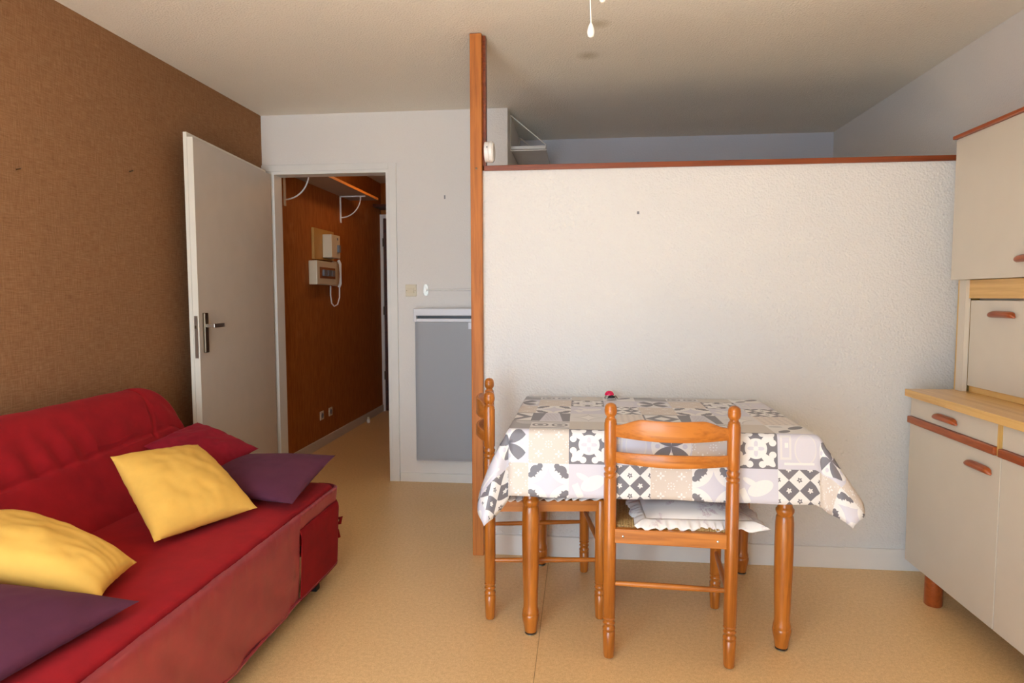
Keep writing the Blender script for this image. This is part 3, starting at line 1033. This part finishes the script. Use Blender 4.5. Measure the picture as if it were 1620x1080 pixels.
KINDS = ['circle', 'beige', 'fleur', 'pot', 'tulip', 'mitten', 'checks', 'diamond', 'hourglass', 'petals', 'dots', 'lumps', 'spectacles', 'plain', 'leaves']
TABLE = [['tulip', 'mitten', 'checks', 'beige'], ['beige', 'fleur', 'pot', 'circle'], ['spectacles', 'plain', 'leaves', 'lumps'], ['hourglass', 'petals', 'dots', 'diamond']]


def build_cloth():
    PX, X0 = 0.1391, -0.179
    SUB = 8
    # flat cloth: s across, t from the front hem to the back hem (t = 0 at the front table edge)
    DROP = 0.237
    # row boundaries in flat length, row index -2 is the lowest front row
    rows = [(-2, -DROP, -0.122), (-1, -0.122, 0.012)]
    yb = [0.012, 0.155, 0.32, 0.488, 0.645, 0.747 + 0.0]
    for i in range(5):
        rows.append((i, yb[i], yb[i + 1]))
    rows.append((5, 0.747, 0.747 + 0.13))
    sb = []
    k0 = -3
    s_lo, s_hi = TX0 - 0.24, TX1 + 0.24
    k = math.floor((s_lo - X0) / PX)
    while X0 + k * PX < s_hi:
        sb.append((k, max(s_lo, X0 + k * PX), min(s_hi, X0 + (k + 1) * PX)))
        k += 1
    W, D = TX1 - TX0, TY1 - TY0
    def cat(ctrl, th):
        # piecewise Catmull-Rom over angle
        for i in range(len(ctrl) - 1):
            a, b = ctrl[i], ctrl[i + 1]
            if th <= b[0] or i == len(ctrl) - 2:
                q = (th - a[0]) / (b[0] - a[0])
                p0 = ctrl[max(i - 1, 0)]; p3 = ctrl[min(i + 2, len(ctrl) - 1)]
                m0 = (Vector(b[1]) - Vector(p0[1])) / (b[0] - p0[0]) * (b[0] - a[0])
                m1 = (Vector(p3[1]) - Vector(a[1])) / (p3[0] - a[0]) * (b[0] - a[0])
                q2, q3 = q * q, q * q * q
                return Vector(a[1]) * (2 * q3 - 3 * q2 + 1) + m0 * (q3 - 2 * q2 + q) + Vector(b[1]) * (-2 * q3 + 3 * q2) + m1 * (q3 - q2)
    RIGHT = [(0, (0.0, -0.030, -0.235)), (25, (0.022, -0.030, -0.250)), (45, (0.086, -0.080, -0.287)), (62, (0.125, -0.070, -0.245)), (78, (0.128, -0.035, -0.205)), (90, (0.100, 0.0, -0.215))]
    LEFT = [(0, (0.0, -0.030, -0.235)), (22, (0.008, -0.006, -0.236)), (33, (-0.035, -0.045, -0.290)), (45, (-0.076, -0.085, -0.322)), (58, (-0.104, -0.050, -0.277)), (74, (-0.10, 0.0, -0.222)), (90, (-0.062, 0.0, -0.225))]
    def flat(a):
        return DROP / cos(radians(a)) if a < 45 else 0.24 / sin(radians(a))
    UR = [(a, tuple(Vector(v) / flat(a))) for a, v in RIGHT]
    UL = [(a, tuple(Vector(v) / flat(a))) for a, v in LEFT]
    def bend(r, V, hem):
        """r distance beyond the edge, V vector to hem at distance hem"""
        q = r / hem
        P = Vector(V) * q
        e = 0.012
        # soft roll over the edge: near the edge the cloth keeps going outward a little
        roll = e * (1 - math.exp(-r / 0.012)) * (1 - 0.0)
        out = Vector((V[0], V[1], 0))
        return P, roll
    def pos(s, t_):
        dx0, dx1 = TX0 - s, s - TX1
        dyf, dyb = -t_, t_ - D
        x = min(max(s, TX0), TX1); y = TY0 + min(max(t_, 0), D)
        base = Vector((x, y, TZ))
        if dx0 <= 0 and dx1 <= 0 and dyf <= 0 and dyb <= 0:
            return base
        if dyb > 0:      # behind the table, hanging against the wall
            q = dyb / 0.13
            dxx = max(dx0, dx1, 0)
            sg = -1 if dx0 > 0 else 1
            if dxx > 0:
                th = atan2(dxx, dyb)
                r_ = hypot(dxx, dyb)
                return base + Vector((sg * 0.25 * r_ * sin(th), 0.022 * min(1, r_ * 30) * cos(th), -r_ * 0.97))
            return base + Vector((0, 0.022 * min(1, dyb * 40), -dyb))
        if dx0 <= 0 and dx1 <= 0:
            V = Vector((0, -0.030, -0.235))
            q = dyf / DROP
            wv = 0.007 * sin((s - 0.1) * 9.0) + 0.004 * sin(s * 23 + 1)
            # stay near the edge at both corners
            ww = min(1, (s - TX0) / 0.15, (TX1 - s) / 0.15)
            a = (s - TX0) / 0.12
            if a < 1:   # hem drawn in close to the left corner
                lift = 0.0
            P = V * q + Vector((0, wv * q * ww - 0.004, 0)) * min(1, dyf / 0.02)
            P.z = -(sqrt(dyf * dyf + 0.008 ** 2) - 0.008) * 0.99
            return base + P
        if dyf <= 0:     # plain side drops
            d = max(dx0, dx1)
            if dx0 > 0:
                V, hem = LEFT[-1][1], 0.24
            else:
                V, hem = RIGHT[-1][1], 0.24
            q = d / hem
            wv = 0.012 * sin(t_ * 11) * min(1, t_ / 0.2)
            fl = 1.0
            P = Vector(V) * q
            if dx0 > 0:
                # vinyl springs outward first, then falls
                P.x = V[0] * (1 - (1 - q) ** 2.2)
            return base + P + Vector((-1 if dx0 > 0 else 1, 0, 0)) * wv * q * 0.5
        # front corners
        d = max(dx0, dx1)
        th = math.degrees(atan2(d, dyf))
        r_ = hypot(d, dyf)
        hem = DROP / max(cos(radians(th)), 1e-4) if th < 45 else 0.24 / sin(radians(th))
        V = cat(UL if dx0 > 0 else UR, th) * hem
        q = r_ / hem
        P = V * q
        if dx0 > 0:
            P.x = P.x * (1 + 0.35 * (1 - q) * min(1, th / 60))
        P.y += -0.004 * min(1, r_ / 0.02) * cos(radians(th))
        return base + P
    b = MB()
    svals, cells_s = [], []
    for (k, a, c) in sb:
        n = max(2, round((c - a) / PX * SUB))
        for i in range(n):
            cells_s.append((k, a + (c - a) * i / n, a + (c - a) * (i + 1) / n))
    cells_t = []
    for (rk, a, c) in rows:
        n = max(2, round((c - a) / 0.14 * SUB))
        # full tile extent used for the pattern
        fa = a if rk != -2 else -0.122 - 0.139
        for i in range(n):
            cells_t.append((rk, a + (c - a) * i / n, a + (c - a) * (i + 1) / n, fa, c if rk != 5 else a + 0.15))
    uvl = b.bm.loops.layers.uv.new('tile')
    verts = {}
    def vert(i, j, s, t_):
        if (i, j) not in verts:
            verts[(i, j)] = b.bm.verts.new(pos(s, t_))
        return verts[(i, j)]
    for i, (k, s0, s1) in enumerate(cells_s):
        for j, (rk, t0, t1, fa, fb) in enumerate(cells_t):
            f = b.bm.faces.new((vert(i, j, s0, t0), vert(i + 1, j, s1, t0), vert(i + 1, j + 1, s1, t1), vert(i, j + 1, s0, t1)))
            f.smooth = True
            kind = TABLE[(rk + 2) % 4][k % 4]
            f.material_index = KINDS.index(kind)
            S0 = X0 + k * PX
            def U(s, t_):
                return ((s - S0) / PX * 2 - 1, (t_ - fa) / (fb - fa) * 2 - 1)
            for lp, st in zip(f.loops, ((s0, t0), (s1, t0), (s1, t1), (s0, t1))):
                lp[uvl].uv = U(*st)
    me = bpy.data.meshes.new('tablecloth')
    b.bm.to_mesh(me); b.bm.free()
    for k in KINDS:
        me.materials.append(motif(k))
    o = bpy.data.objects.new('tablecloth', me)
    COL.objects.link(o)
    md = o.modifiers.new('solid', 'SOLIDIFY'); md.thickness = 0.0012; md.offset = 1
    return tag(o, 'grey, beige and white patchwork tile print vinyl cloth draped over the table', 'tablecloth')


build_cloth()

# ladybird clip on the table
s = thing('ladybug_figurine', 'small pink red ladybird ornament on the tablecloth near the wall', 'ornament', (0.133, 2.955, TZ + 0.0015))
def dome(rx, ry, rz, z0, cx=0, cy=0):
    b = MB()
    def f(u, v):
        a, e = u * 2 * pi, v * pi / 2
        return Vector((cx + rx * cos(a) * cos(e), cy + ry * sin(a) * cos(e), z0 + rz * sin(e)))
    vs = b.grid(f, 24, 8, wrap=True)
    b.bm.faces.new([c[0] for c in vs])
    return b
dome(0.021, 0.018, 0.020, 0.016, -0.004, 0.004).build('shell', M['pink'], s, smooth=True)
dome(0.016, 0.014, 0.012, 0.006, 0.004, -0.008).build('body', M['black'], s, smooth=True)
for k, (x0, y0, x1, y1) in enumerate(((-0.012, -0.004, -0.024, -0.014), (-0.004, -0.012, -0.012, -0.024), (0.012, -0.014, 0.024, -0.022), (0.016, -0.006, 0.034, -0.012), (0.014, 0.0, 0.03, 0.004), (-0.014, 0.006, -0.026, 0.01))):
    MB().tube([(x0, y0, 0.010), ((x0 + x1) / 2, (y0 + y1) / 2, 0.014), (x1, y1, 0.001)], 0.0011, 6).build('leg', M['black'], s, smooth=True)

# ---------------------------------------------------------------- sideboard and hutch
SX = 1.385
sb_ = thing('sideboard', 'cream sideboard base with wood worktop and red brown handles', 'sideboard', (SX, 2.887, 0))
def B(x0, x1, y0, y1, z0, z1, bevel=0.0):     # world coordinates to the sideboard's own
    return box(x0 - SX, x1 - SX, y0 - 2.887, y1 - 2.887, z0, z1, bevel=bevel)
Y0 = 1.30
c = MB()
for (y0, y1) in ((2.869, 2.887), (2.283, 2.303), (1.69, 1.71), (Y0, Y0 + 0.018)):
    c.box(0.019, XR - 0.01 - SX, y0 - 2.887, y1 - 2.887, 0.125, 0.827)
c.box(0.019, XR - 0.01 - SX, Y0 - 2.887, 0, 0.125, 0.143)
c.box(0.44, XR - 0.01 - SX, Y0 - 2.887, 0, 0.143, 0.827)
c.build('carcass', M['melamine'], sb_)
B(SX - 0.001, SX + 0.019, 2.283, 2.306, 0.125 + 0.59, 0.827).build('divider_edge', M['light_wood_z'], sb_)
B(1.360, XR - 0.006, Y0 - 0.02, 2.889, 0.828, 0.858, bevel=0.002).build('worktop', M['light_wood'], sb_)


def handle(parent, x, y, z, length, ox, oy):
    """half round wooden bar pull: flat underside, rounded ends"""
    b = MB()
    L2 = length / 2
    def f(u, v):
        q = 2 * v - 1
        e = max(0.0, 1 - abs(q) ** 6) ** 0.5
        a = u * pi
        return Vector((-0.004 - 0.022 * sin(a) * (0.12 + 0.88 * e), q * L2, -0.013 + 0.026 * (1 - cos(a)) / 2 * (0.2 + 0.8 * e)))
    vs = b.grid(f, 10, 20)
    bmesh.ops.holes_fill(b.bm, edges=b.bm.edges, sides=80)
    b.box(-0.006, 0.0, -L2 * 0.86, L2 * 0.86, -0.012, 0.004)
    for v in b.bm.verts:
        v.co += Vector((x - ox, y - oy, z))
    return b.build('handle', M['red_wood'], parent, smooth=True, angle=40)


units = ((2.306, 2.885), (1.71, 2.281), (1.302, 1.69))
for (y0, y1) in units:
    d = B(SX, SX + 0.018, y0 + 0.001, y1, 0.745, 0.826, bevel=0.001).build('drawer', M['melamine'], sb_)
    B(SX - 0.012, SX + 0.016, y0 + 0.001, y1 + 0.005, 0.715, 0.744, bevel=0.004).build('rail_strip', M['red_wood'], sb_)
    o = B(SX, SX + 0.018, y0 - 0.020 if y0 > 1.5 else y0, y1 if y1 < 2.5 else y1, 0.125, 0.713, bevel=0.001)
    o = o.build('door', M['melamine'], sb_)
    handle(d, SX, y0 + (y1 - y0) * 0.53, 0.781, 0.155, SX, 2.887)
    if y0 > 1.5:
        handle(o, SX, y0 + 0.088, 0.655, 0.145, SX, 2.887)
MB().lathe([(0, 0.030), (0.004, 0.033), (0.125, 0.033)], 1.425 - SX, 2.727 - 2.887, 28).build('leg', M['red_wood'], sb_, smooth=True, angle=50)
B(1.40, 1.82, 2.075, 2.125, 0.0, 0.125).build('leg', M['light_wood_z'], sb_)
MB().lathe([(0, 0.030), (0.004, 0.033), (0.125, 0.033)], 1.425 - SX, 1.42 - 2.887, 28).build('leg', M['red_wood'], sb_, smooth=True, angle=50)
MB().lathe([(0, 0.030), (0.004, 0.033), (0.125, 0.033)], 1.78 - SX, 2.727 - 2.887, 28).build('leg', M['red_wood'], sb_, smooth=True, angle=50)

HX = 1.521
ht = thing('hutch', 'tall cream wall cupboard with orange cornice standing on the sideboard worktop', 'cupboard', (HX, 2.887, 0.859))
def Hb(x0, x1, y0, y1, z0, z1, bevel=0.0):
    return box(x0 - HX, x1 - HX, y0 - 2.887, y1 - 2.887, z0 - 0.859, z1 - 0.859, bevel=bevel)
Hb(1.552, XR - 0.008, 2.869, 2.887, 0.859, 1.312).build('side_panel', M['light_wood_z'], ht)
Hb(1.547, 1.566, 2.822, 2.869, 0.859, 1.312).build('stile', M['melamine'], ht)
Hb(1.575, 1.595, 1.4, 2.822, 0.859, 0.885).build('bottom_rail', M['light_wood'], ht)
c = MB()
c.box(1.60 - HX, XR - 0.008 - HX, 1.4 - 2.887, 2.822 - 2.887, 0.0, 0.453)
c.build('lower_carcass', M['melamine'], ht)
Hb(1.560, 1.598, 1.4, 2.838, 1.238, 1.3115, bevel=0.001).build('wood_rail', M['light_wood'], ht)
for (y0, y1) in ((2.18, 2.821), (1.50, 2.176)):
    d = Hb(1.567, 1.585, y0, y1, 0.884, 1.230, bevel=0.001).build('flap_door', M['melamine'], ht)
    handle(d, 1.567, y0 + 0.432, 1.178, 0.150, HX, 2.887)
    for v in d.children:
        v.data.transform(Matrix.Translation((0, 0, -0.859)))
for (y0, y1) in ((2.303, 2.887), (1.71, 2.299)):
    d = Hb(HX, HX + 0.018, y0, y1, 1.313, 1.882, bevel=0.001).build('upper_door', M['melamine'], ht)
    handle(d, HX, y0 + 0.095, 1.378, 0.150, HX, 2.887)
    for v in d.children:
        v.data.transform(Matrix.Translation((0, 0, -0.859)))
Hb(HX + 0.020, XR - 0.008, 1.4, 2.886, 1.3135, 1.882).build('upper_carcass', M['melamine'], ht)
Hb(HX - 0.014, XR - 0.008, 1.4, 2.893, 1.883, 1.897, bevel=0.003).build('cornice', M['red_wood'], ht)

# ---------------------------------------------------------------- sofa
sofa = thing('sofa_bed', 'red fabric covered sofa bed along the brown wall', 'sofa', (-1.6, 1.75, 0))
OX, OY = -1.6, 1.75
SY0, SY1 = 0.72, 2.745


def wrinkle(p, a=1.0, s=1.0):
    return a * (noise.noise(Vector((p[0] * 3.1 * s, p[1] * 2.3 * s, p[2] * 3.0 * s))) * 0.008 + noise.noise(Vector((p[0] * 7 * s + 4, p[1] * 9 * s, p[2] * 7 * s))) * 0.0035)


def bolster(name, outline, y0, y1, R0, mat, amp, parent, n=120, ridge=None, rfun=None):
    """closed (x, z) outline swept along y with rounded ends"""
    cx = sum(p[0] for p in outline) / len(outline)
    cz = sum(p[1] for p in outline) / len(outline)
    # resample smooth closed curve
    m = len(outline)
    pts = []
    for i in range(m):
        p0, p1, p2, p3 = outline[i - 1], outline[i], outline[(i + 1) % m], outline[(i + 2) % m]
        for k in range(14):
            q = k / 14
            pts.append(tuple(0.5 * ((2 * p1[j]) + (-p0[j] + p2[j]) * q + (2 * p0[j] - 5 * p1[j] + 4 * p2[j] - p3[j]) * q * q + (-p0[j] + 3 * p1[j] - 3 * p2[j] + p3[j]) * q ** 3) for j in (0, 1)))
    b = MB()
    ys = []
    for i in range(n + 1):
        q = i / n
        # denser near the ends
        q = 0.5 - 0.5 * cos(q * pi)
        ys.append(y0 + (y1 - y0) * q)
    rings = []
    for y in ys:
        e = min(y - y0, y1 - y) / R0
        k = 1.0 if e >= 1 else sqrt(max(0.0, 1 - (1 - e) ** 2))
        k = 0.42 + 0.58 * k
        if e < 1e-6: k = 0.40
        ring = []
        for (x, z) in pts:
            fx, fz = cx + (x - cx) * (0.6 + 0.4 * k), cz + (z - cz) * k
            if rfun: fx, fz = rfun(x, z, e, k, fx, fz)
            d = wrinkle((x, y, z), amp)
            if ridge: d += ridge(x, y, z)
            nx, nz = x - cx, z - cz
            l = hypot(nx, nz) or 1
            ring.append(b.bm.verts.new((fx + nx / l * d - OX, y - OY, fz + nz / l * d)))
        rings.append(ring)
    for a, c in zip(rings, rings[1:]):
        for k in range(len(pts)):
            b.bm.faces.new((a[k], a[(k + 1) % len(pts)], c[(k + 1) % len(pts)], c[k]))
    b.bm.faces.new(rings[0]); b.bm.faces.new(rings[-1])
    return b.build(name, mat, parent, smooth=True, angle=80)


def back_ridge(x, y, z):
    d = 0.0
    # stitched seam across the front of the back
    d -= 0.010 * math.exp(-((z - 0.635 - (y - 1.8) * 0.035) / 0.008) ** 2) if x > -1.95 else 0
    # gathered folds running down from the top, and near the far end
    if z > 0.62:
        d += 0.009 * sin(y * 46 + (z - 0.6) * 16 + 1.5 * sin(y * 9)) * math.exp(-((z - 0.70) / 0.07) ** 2) * (0.4 + 0.6 * (y < 2.3))
    d -= 0.010 * math.exp(-((y - 2.68 + (0.83 - z) * 0.30) / 0.008) ** 2) if z > 0.64 else 0
    if y > 2.68:
        d += 0.004 * sin(z * 70 + y * 30)
    return d


def keep_bottom(x, z, e, k, fx, fz):
    if e < 1:
        base = 0.30
        fz = base + (z - base) * (0.25 + 0.75 * k) if z > base else z
        fx = -1.92 + (x + 1.92) * (0.55 + 0.45 * k)
    return fx, fz


bolster('backrest', [(-2.10, 0.14), (-2.115, 0.55), (-2.10, 0.74), (-2.06, 0.815), (-2.0, 0.835), (-1.93, 0.81), (-1.875, 0.73), (-1.83, 0.62), (-1.78, 0.53), (-1.70, 0.44), (-1.68, 0.34), (-1.80, 0.18)],
        SY0, 2.90, 0.17, M['red'], 1.0, sofa, 260, ridge=back_ridge, rfun=keep_bottom)


def seat_keep(x, z, e, k, fx, fz):
    if e < 1:
        fz = 0.38 + (z - 0.38) * (0.5 + 0.5 * k)
        fx = x if x < -1.3 else x - (1 - k) * 0.05
    else:
        fx, fz = x, z
    return fx, fz


def seat_ridge(x, y, z):
    d = 0.004 * sin(x * 30 + y * 14 + 2 * sin(y * 5)) * math.exp(-((y - 2.45) / 0.25) ** 2)
    return d


bolster('seat_pad', [(-1.98, 0.30), (-1.95, 0.40), (-1.75, 0.425), (-1.55, 0.428), (-1.35, 0.430), (-1.20, 0.430), (-1.12, 0.427), (-1.088, 0.416), (-1.085, 0.38), (-1.095, 0.30), (-1.13, 0.26), (-1.50, 0.25)],
        SY0, SY1 + 0.01, 0.07, M['red'], 0.6, sofa, ridge=seat_ridge, rfun=seat_keep)


# front skirt: satin panel with slanting folds; wraps around the far corner
def skirt_path(s):
    """s metres from the near end; returns (x, y, nx, ny)"""
    L1 = SY1 - 0.06 - SY0
    if s < L1:
        return (-1.062, SY0 + s, 1, 0)
    a = (s - L1) / 0.06
    if a < pi / 2:
        return (-1.122 + 0.06 * cos(a), SY1 - 0.06 + 0.06 * sin(a), cos(a), sin(a))
    return (-1.122 - (s - L1 - 0.06 * pi / 2), SY1, 0, 1)


def skirt(s0, s1, z0f, z1f, mat, name, off=0.0, amp=1.0, ns=150, nz=16):
    b = MB()
    def f(u, v):
        s = s0 + (s1 - s0) * u
        x, y, nx, ny = skirt_path(s)
        z = z0f(s) + (z1f(s) - z0f(s)) * v
        fold = amp * (0.008 if s < 1.55 else 0.002) * (1.0 * sin(s * 26 + z * 30 + 1.4 * sin(s * 7)) * (1 - v) ** 0.7 + 0.5 * noise.noise(Vector((s * 9, z * 12, 3))))
        fine = amp * 0.0018 * sin(s * 210 + 3 * sin(s * 31)) * math.exp(-((v - 0.9) / 0.10) ** 2)
        rnd = -0.012 * max(0, (v - 0.88) / 0.12) ** 2
        d = off + fold + fine + rnd - 0.012 * (1 - v)
        return Vector((x + nx * d - OX, y + ny * d - OY, z))
    b.grid(f, ns, nz)
    o = b.build(name, mat, sofa, smooth=True, angle=70)
    md = o.modifiers.new('solid', 'SOLIDIFY'); md.thickness = 0.002
    return o


def hem(s):
    y = skirt_path(s)[1]
    return 0.082 + 0.03 * max(0, (1.9 - y)) * 0.3 + 0.004 * sin(s * 9)


LS = SY1 - 0.06 - SY0
skirt(0, LS + 0.13, lambda s: 0.355 if s > 1.60 else hem(s), lambda s: 0.424, M['red_satin'], 'front_panel', 0.009)
skirt(1.60, LS + 0.40, lambda s: hem(s), lambda s: 0.362, M['red_dark'], 'corner_flap', 0.014, 0.3, 80)
skirt(0, LS + 0.40, lambda s: hem(s) - 0.004, lambda s: hem(s) + 0.014, M['red_satin'], 'hem_band', 0.008, 0.5, 120, 3)
# tied bow on the end
b = MB()
bx, by, bz = -1.098 - OX, SY1 + 0.012 - OY, 0.232
b.tube([(bx - 0.01, by, bz), (bx + 0.012, by + 0.012, bz + 0.022), (bx + 0.03, by + 0.012, bz + 0.028), (bx + 0.026, by + 0.01, bz + 0.004), (bx - 0.006, by, bz - 0.002)], [0.005, 0.008, 0.010, 0.008, 0.005], 8)
b.tube([(bx - 0.01, by, bz), (bx - 0.012, by + 0.012, bz + 0.02), (bx - 0.022, by + 0.01, bz + 0.024), (bx - 0.024, by + 0.006, bz - 0.004), (bx - 0.008, by, bz - 0.004)], [0.005, 0.008, 0.009, 0.008, 0.005], 8)
b.tube([(bx, by, bz), (bx + 0.014, by + 0.006, bz - 0.03), (bx + 0.022, by + 0.006, bz - 0.062)], [0.005, 0.008, 0.007], 8)
b.tube([(bx - 0.004, by, bz), (bx - 0.012, by + 0.006, bz - 0.05), (bx - 0.018, by + 0.004, bz - 0.11)], [0.005, 0.007, 0.006], 8)
b.build('tie_bow', M['red_dark'], sofa, smooth=True)
# metal frame and feet
fr = MB()
fr.box(-1.98 - OX, -1.15 - OX, SY0 + 0.10 - OY, SY1 - 0.10 - OY, 0.19, 0.24)
fr.build('base_frame', M['black'], sofa)
for (x, y) in ((-1.135, 2.60), (-1.95, 2.60), (-1.135, 0.85), (-1.95, 0.85)):
    f_ = MB()
    f_.prism([(x - 0.02 - OX, 0.0), (x + 0.024 - OX, 0.0), (x + 0.024 - OX, 0.02), (x + 0.012 - OX, 0.05), (x + 0.012 - OX, 0.20), (x - 0.015 - OX, 0.20), (x - 0.015 - OX, 0.05), (x - 0.02 - OX, 0.02)], 'Y', y - 0.018 - OY, y + 0.018 - OY)
    f_.build('leg', M['black'], sofa)


# ---------------------------------------------------------------- cushions on the sofa
def pillow(label, corners, T, mat, seed=0, group=None, pinch=0.04, crease=0.006):
    """corners: four world points in order; T half thickness"""
    A, Bc, Cc, Dc = [Vector(p) for p in corners]
    cen = (A + Bc + Cc + Dc) / 4
    nrm = (Cc - A).cross(Dc - Bc).normalized()
    b = MB()
    def side(sg):
        def f(u, v):
            a, c = 2 * u - 1, 2 * v - 1
            a2 = a * (1 - pinch * (1 - c * c) * abs(a) ** 2)
            c2 = c * (1 - pinch * (1 - a * a) * abs(c) ** 2)
            uu, vv = (a2 + 1) / 2, (c2 + 1) / 2
            p = (A * (1 - uu) + Bc * uu) * (1 - vv) + (Dc * (1 - uu) + Cc * uu) * vv
            ea, ec = 1 - abs(a) ** 2.4, 1 - abs(c) ** 2.4
            h = max(0.0, ea * ec) ** 0.56
            # pinch ridges radiating from the seams
            edge = math.exp(-ea * 7) + math.exp(-ec * 7)
            r1 = sin(c * 23 + seed + 2 * sin(c * 5)) * math.exp(-ea * 4) + sin(a * 23 + seed * 2 + 2 * sin(a * 4)) * math.exp(-ec * 4)
            w_ = crease * 0.45 * r1 * h ** 0.5
            w_ += crease * 1.6 * noise.noise(Vector((a * 2.1 + seed, c * 2.1, seed * 3.3))) * h
            w_ += crease * 0.8 * noise.noise(Vector((a * 5 + seed, c * 5 + 7, sg))) * h
            return p + nrm * (sg * T * h + w_)
        return f
    b.grid(side(1), 44, 44)
    b.grid(side(-1), 44, 44)
    o = b.build('throw_pillow', mat, None, smooth=True, angle=80, loc=tuple(cen), merge=True)
    return tag(o, label, 'cushion', group)


G = 'square throw cushions on the sofa'
pillow('bright yellow square cushion in the middle of the red sofa', [(-1.65, 2.104, 0.687), (-1.547, 2.466, 0.65), (-1.20, 2.275, 0.462), (-1.362, 1.915, 0.462)], 0.072, M['yellow'], 1.0, G)
pillow('yellow cushion cut off by the left edge of the photo', [(-1.75, 1.42, 0.64), (-1.78, 1.80, 0.585), (-1.294, 1.739, 0.472), (-1.245, 1.53, 0.465)], 0.075, M['yellow'], 2.3, G)
pillow('purple cushion lying at the far end of the sofa', [(-1.56, 2.42, 0.485), (-1.62, 2.80, 0.515), (-1.075, 2.74, 0.55), (-1.085, 2.32, 0.465)], 0.050, M['purple'], 3.1, G, crease=0.003)
pillow('dark purple cushion at the bottom left corner of the photo', [(-1.60, 1.02, 0.53), (-1.60, 1.45, 0.53), (-1.135, 1.53, 0.462), (-1.20, 1.08, 0.462)], 0.055, M['purple'], 4.2, G, crease=0.003)
pillow('burgundy cushion leaning on the far end of the sofa back', [(-1.81, 2.50, 0.63), (-1.755, 2.80, 0.672), (-1.452, 2.78, 0.562), (-1.53, 2.48, 0.50)], 0.050, M['burgundy'], 5.4, G, crease=0.008)
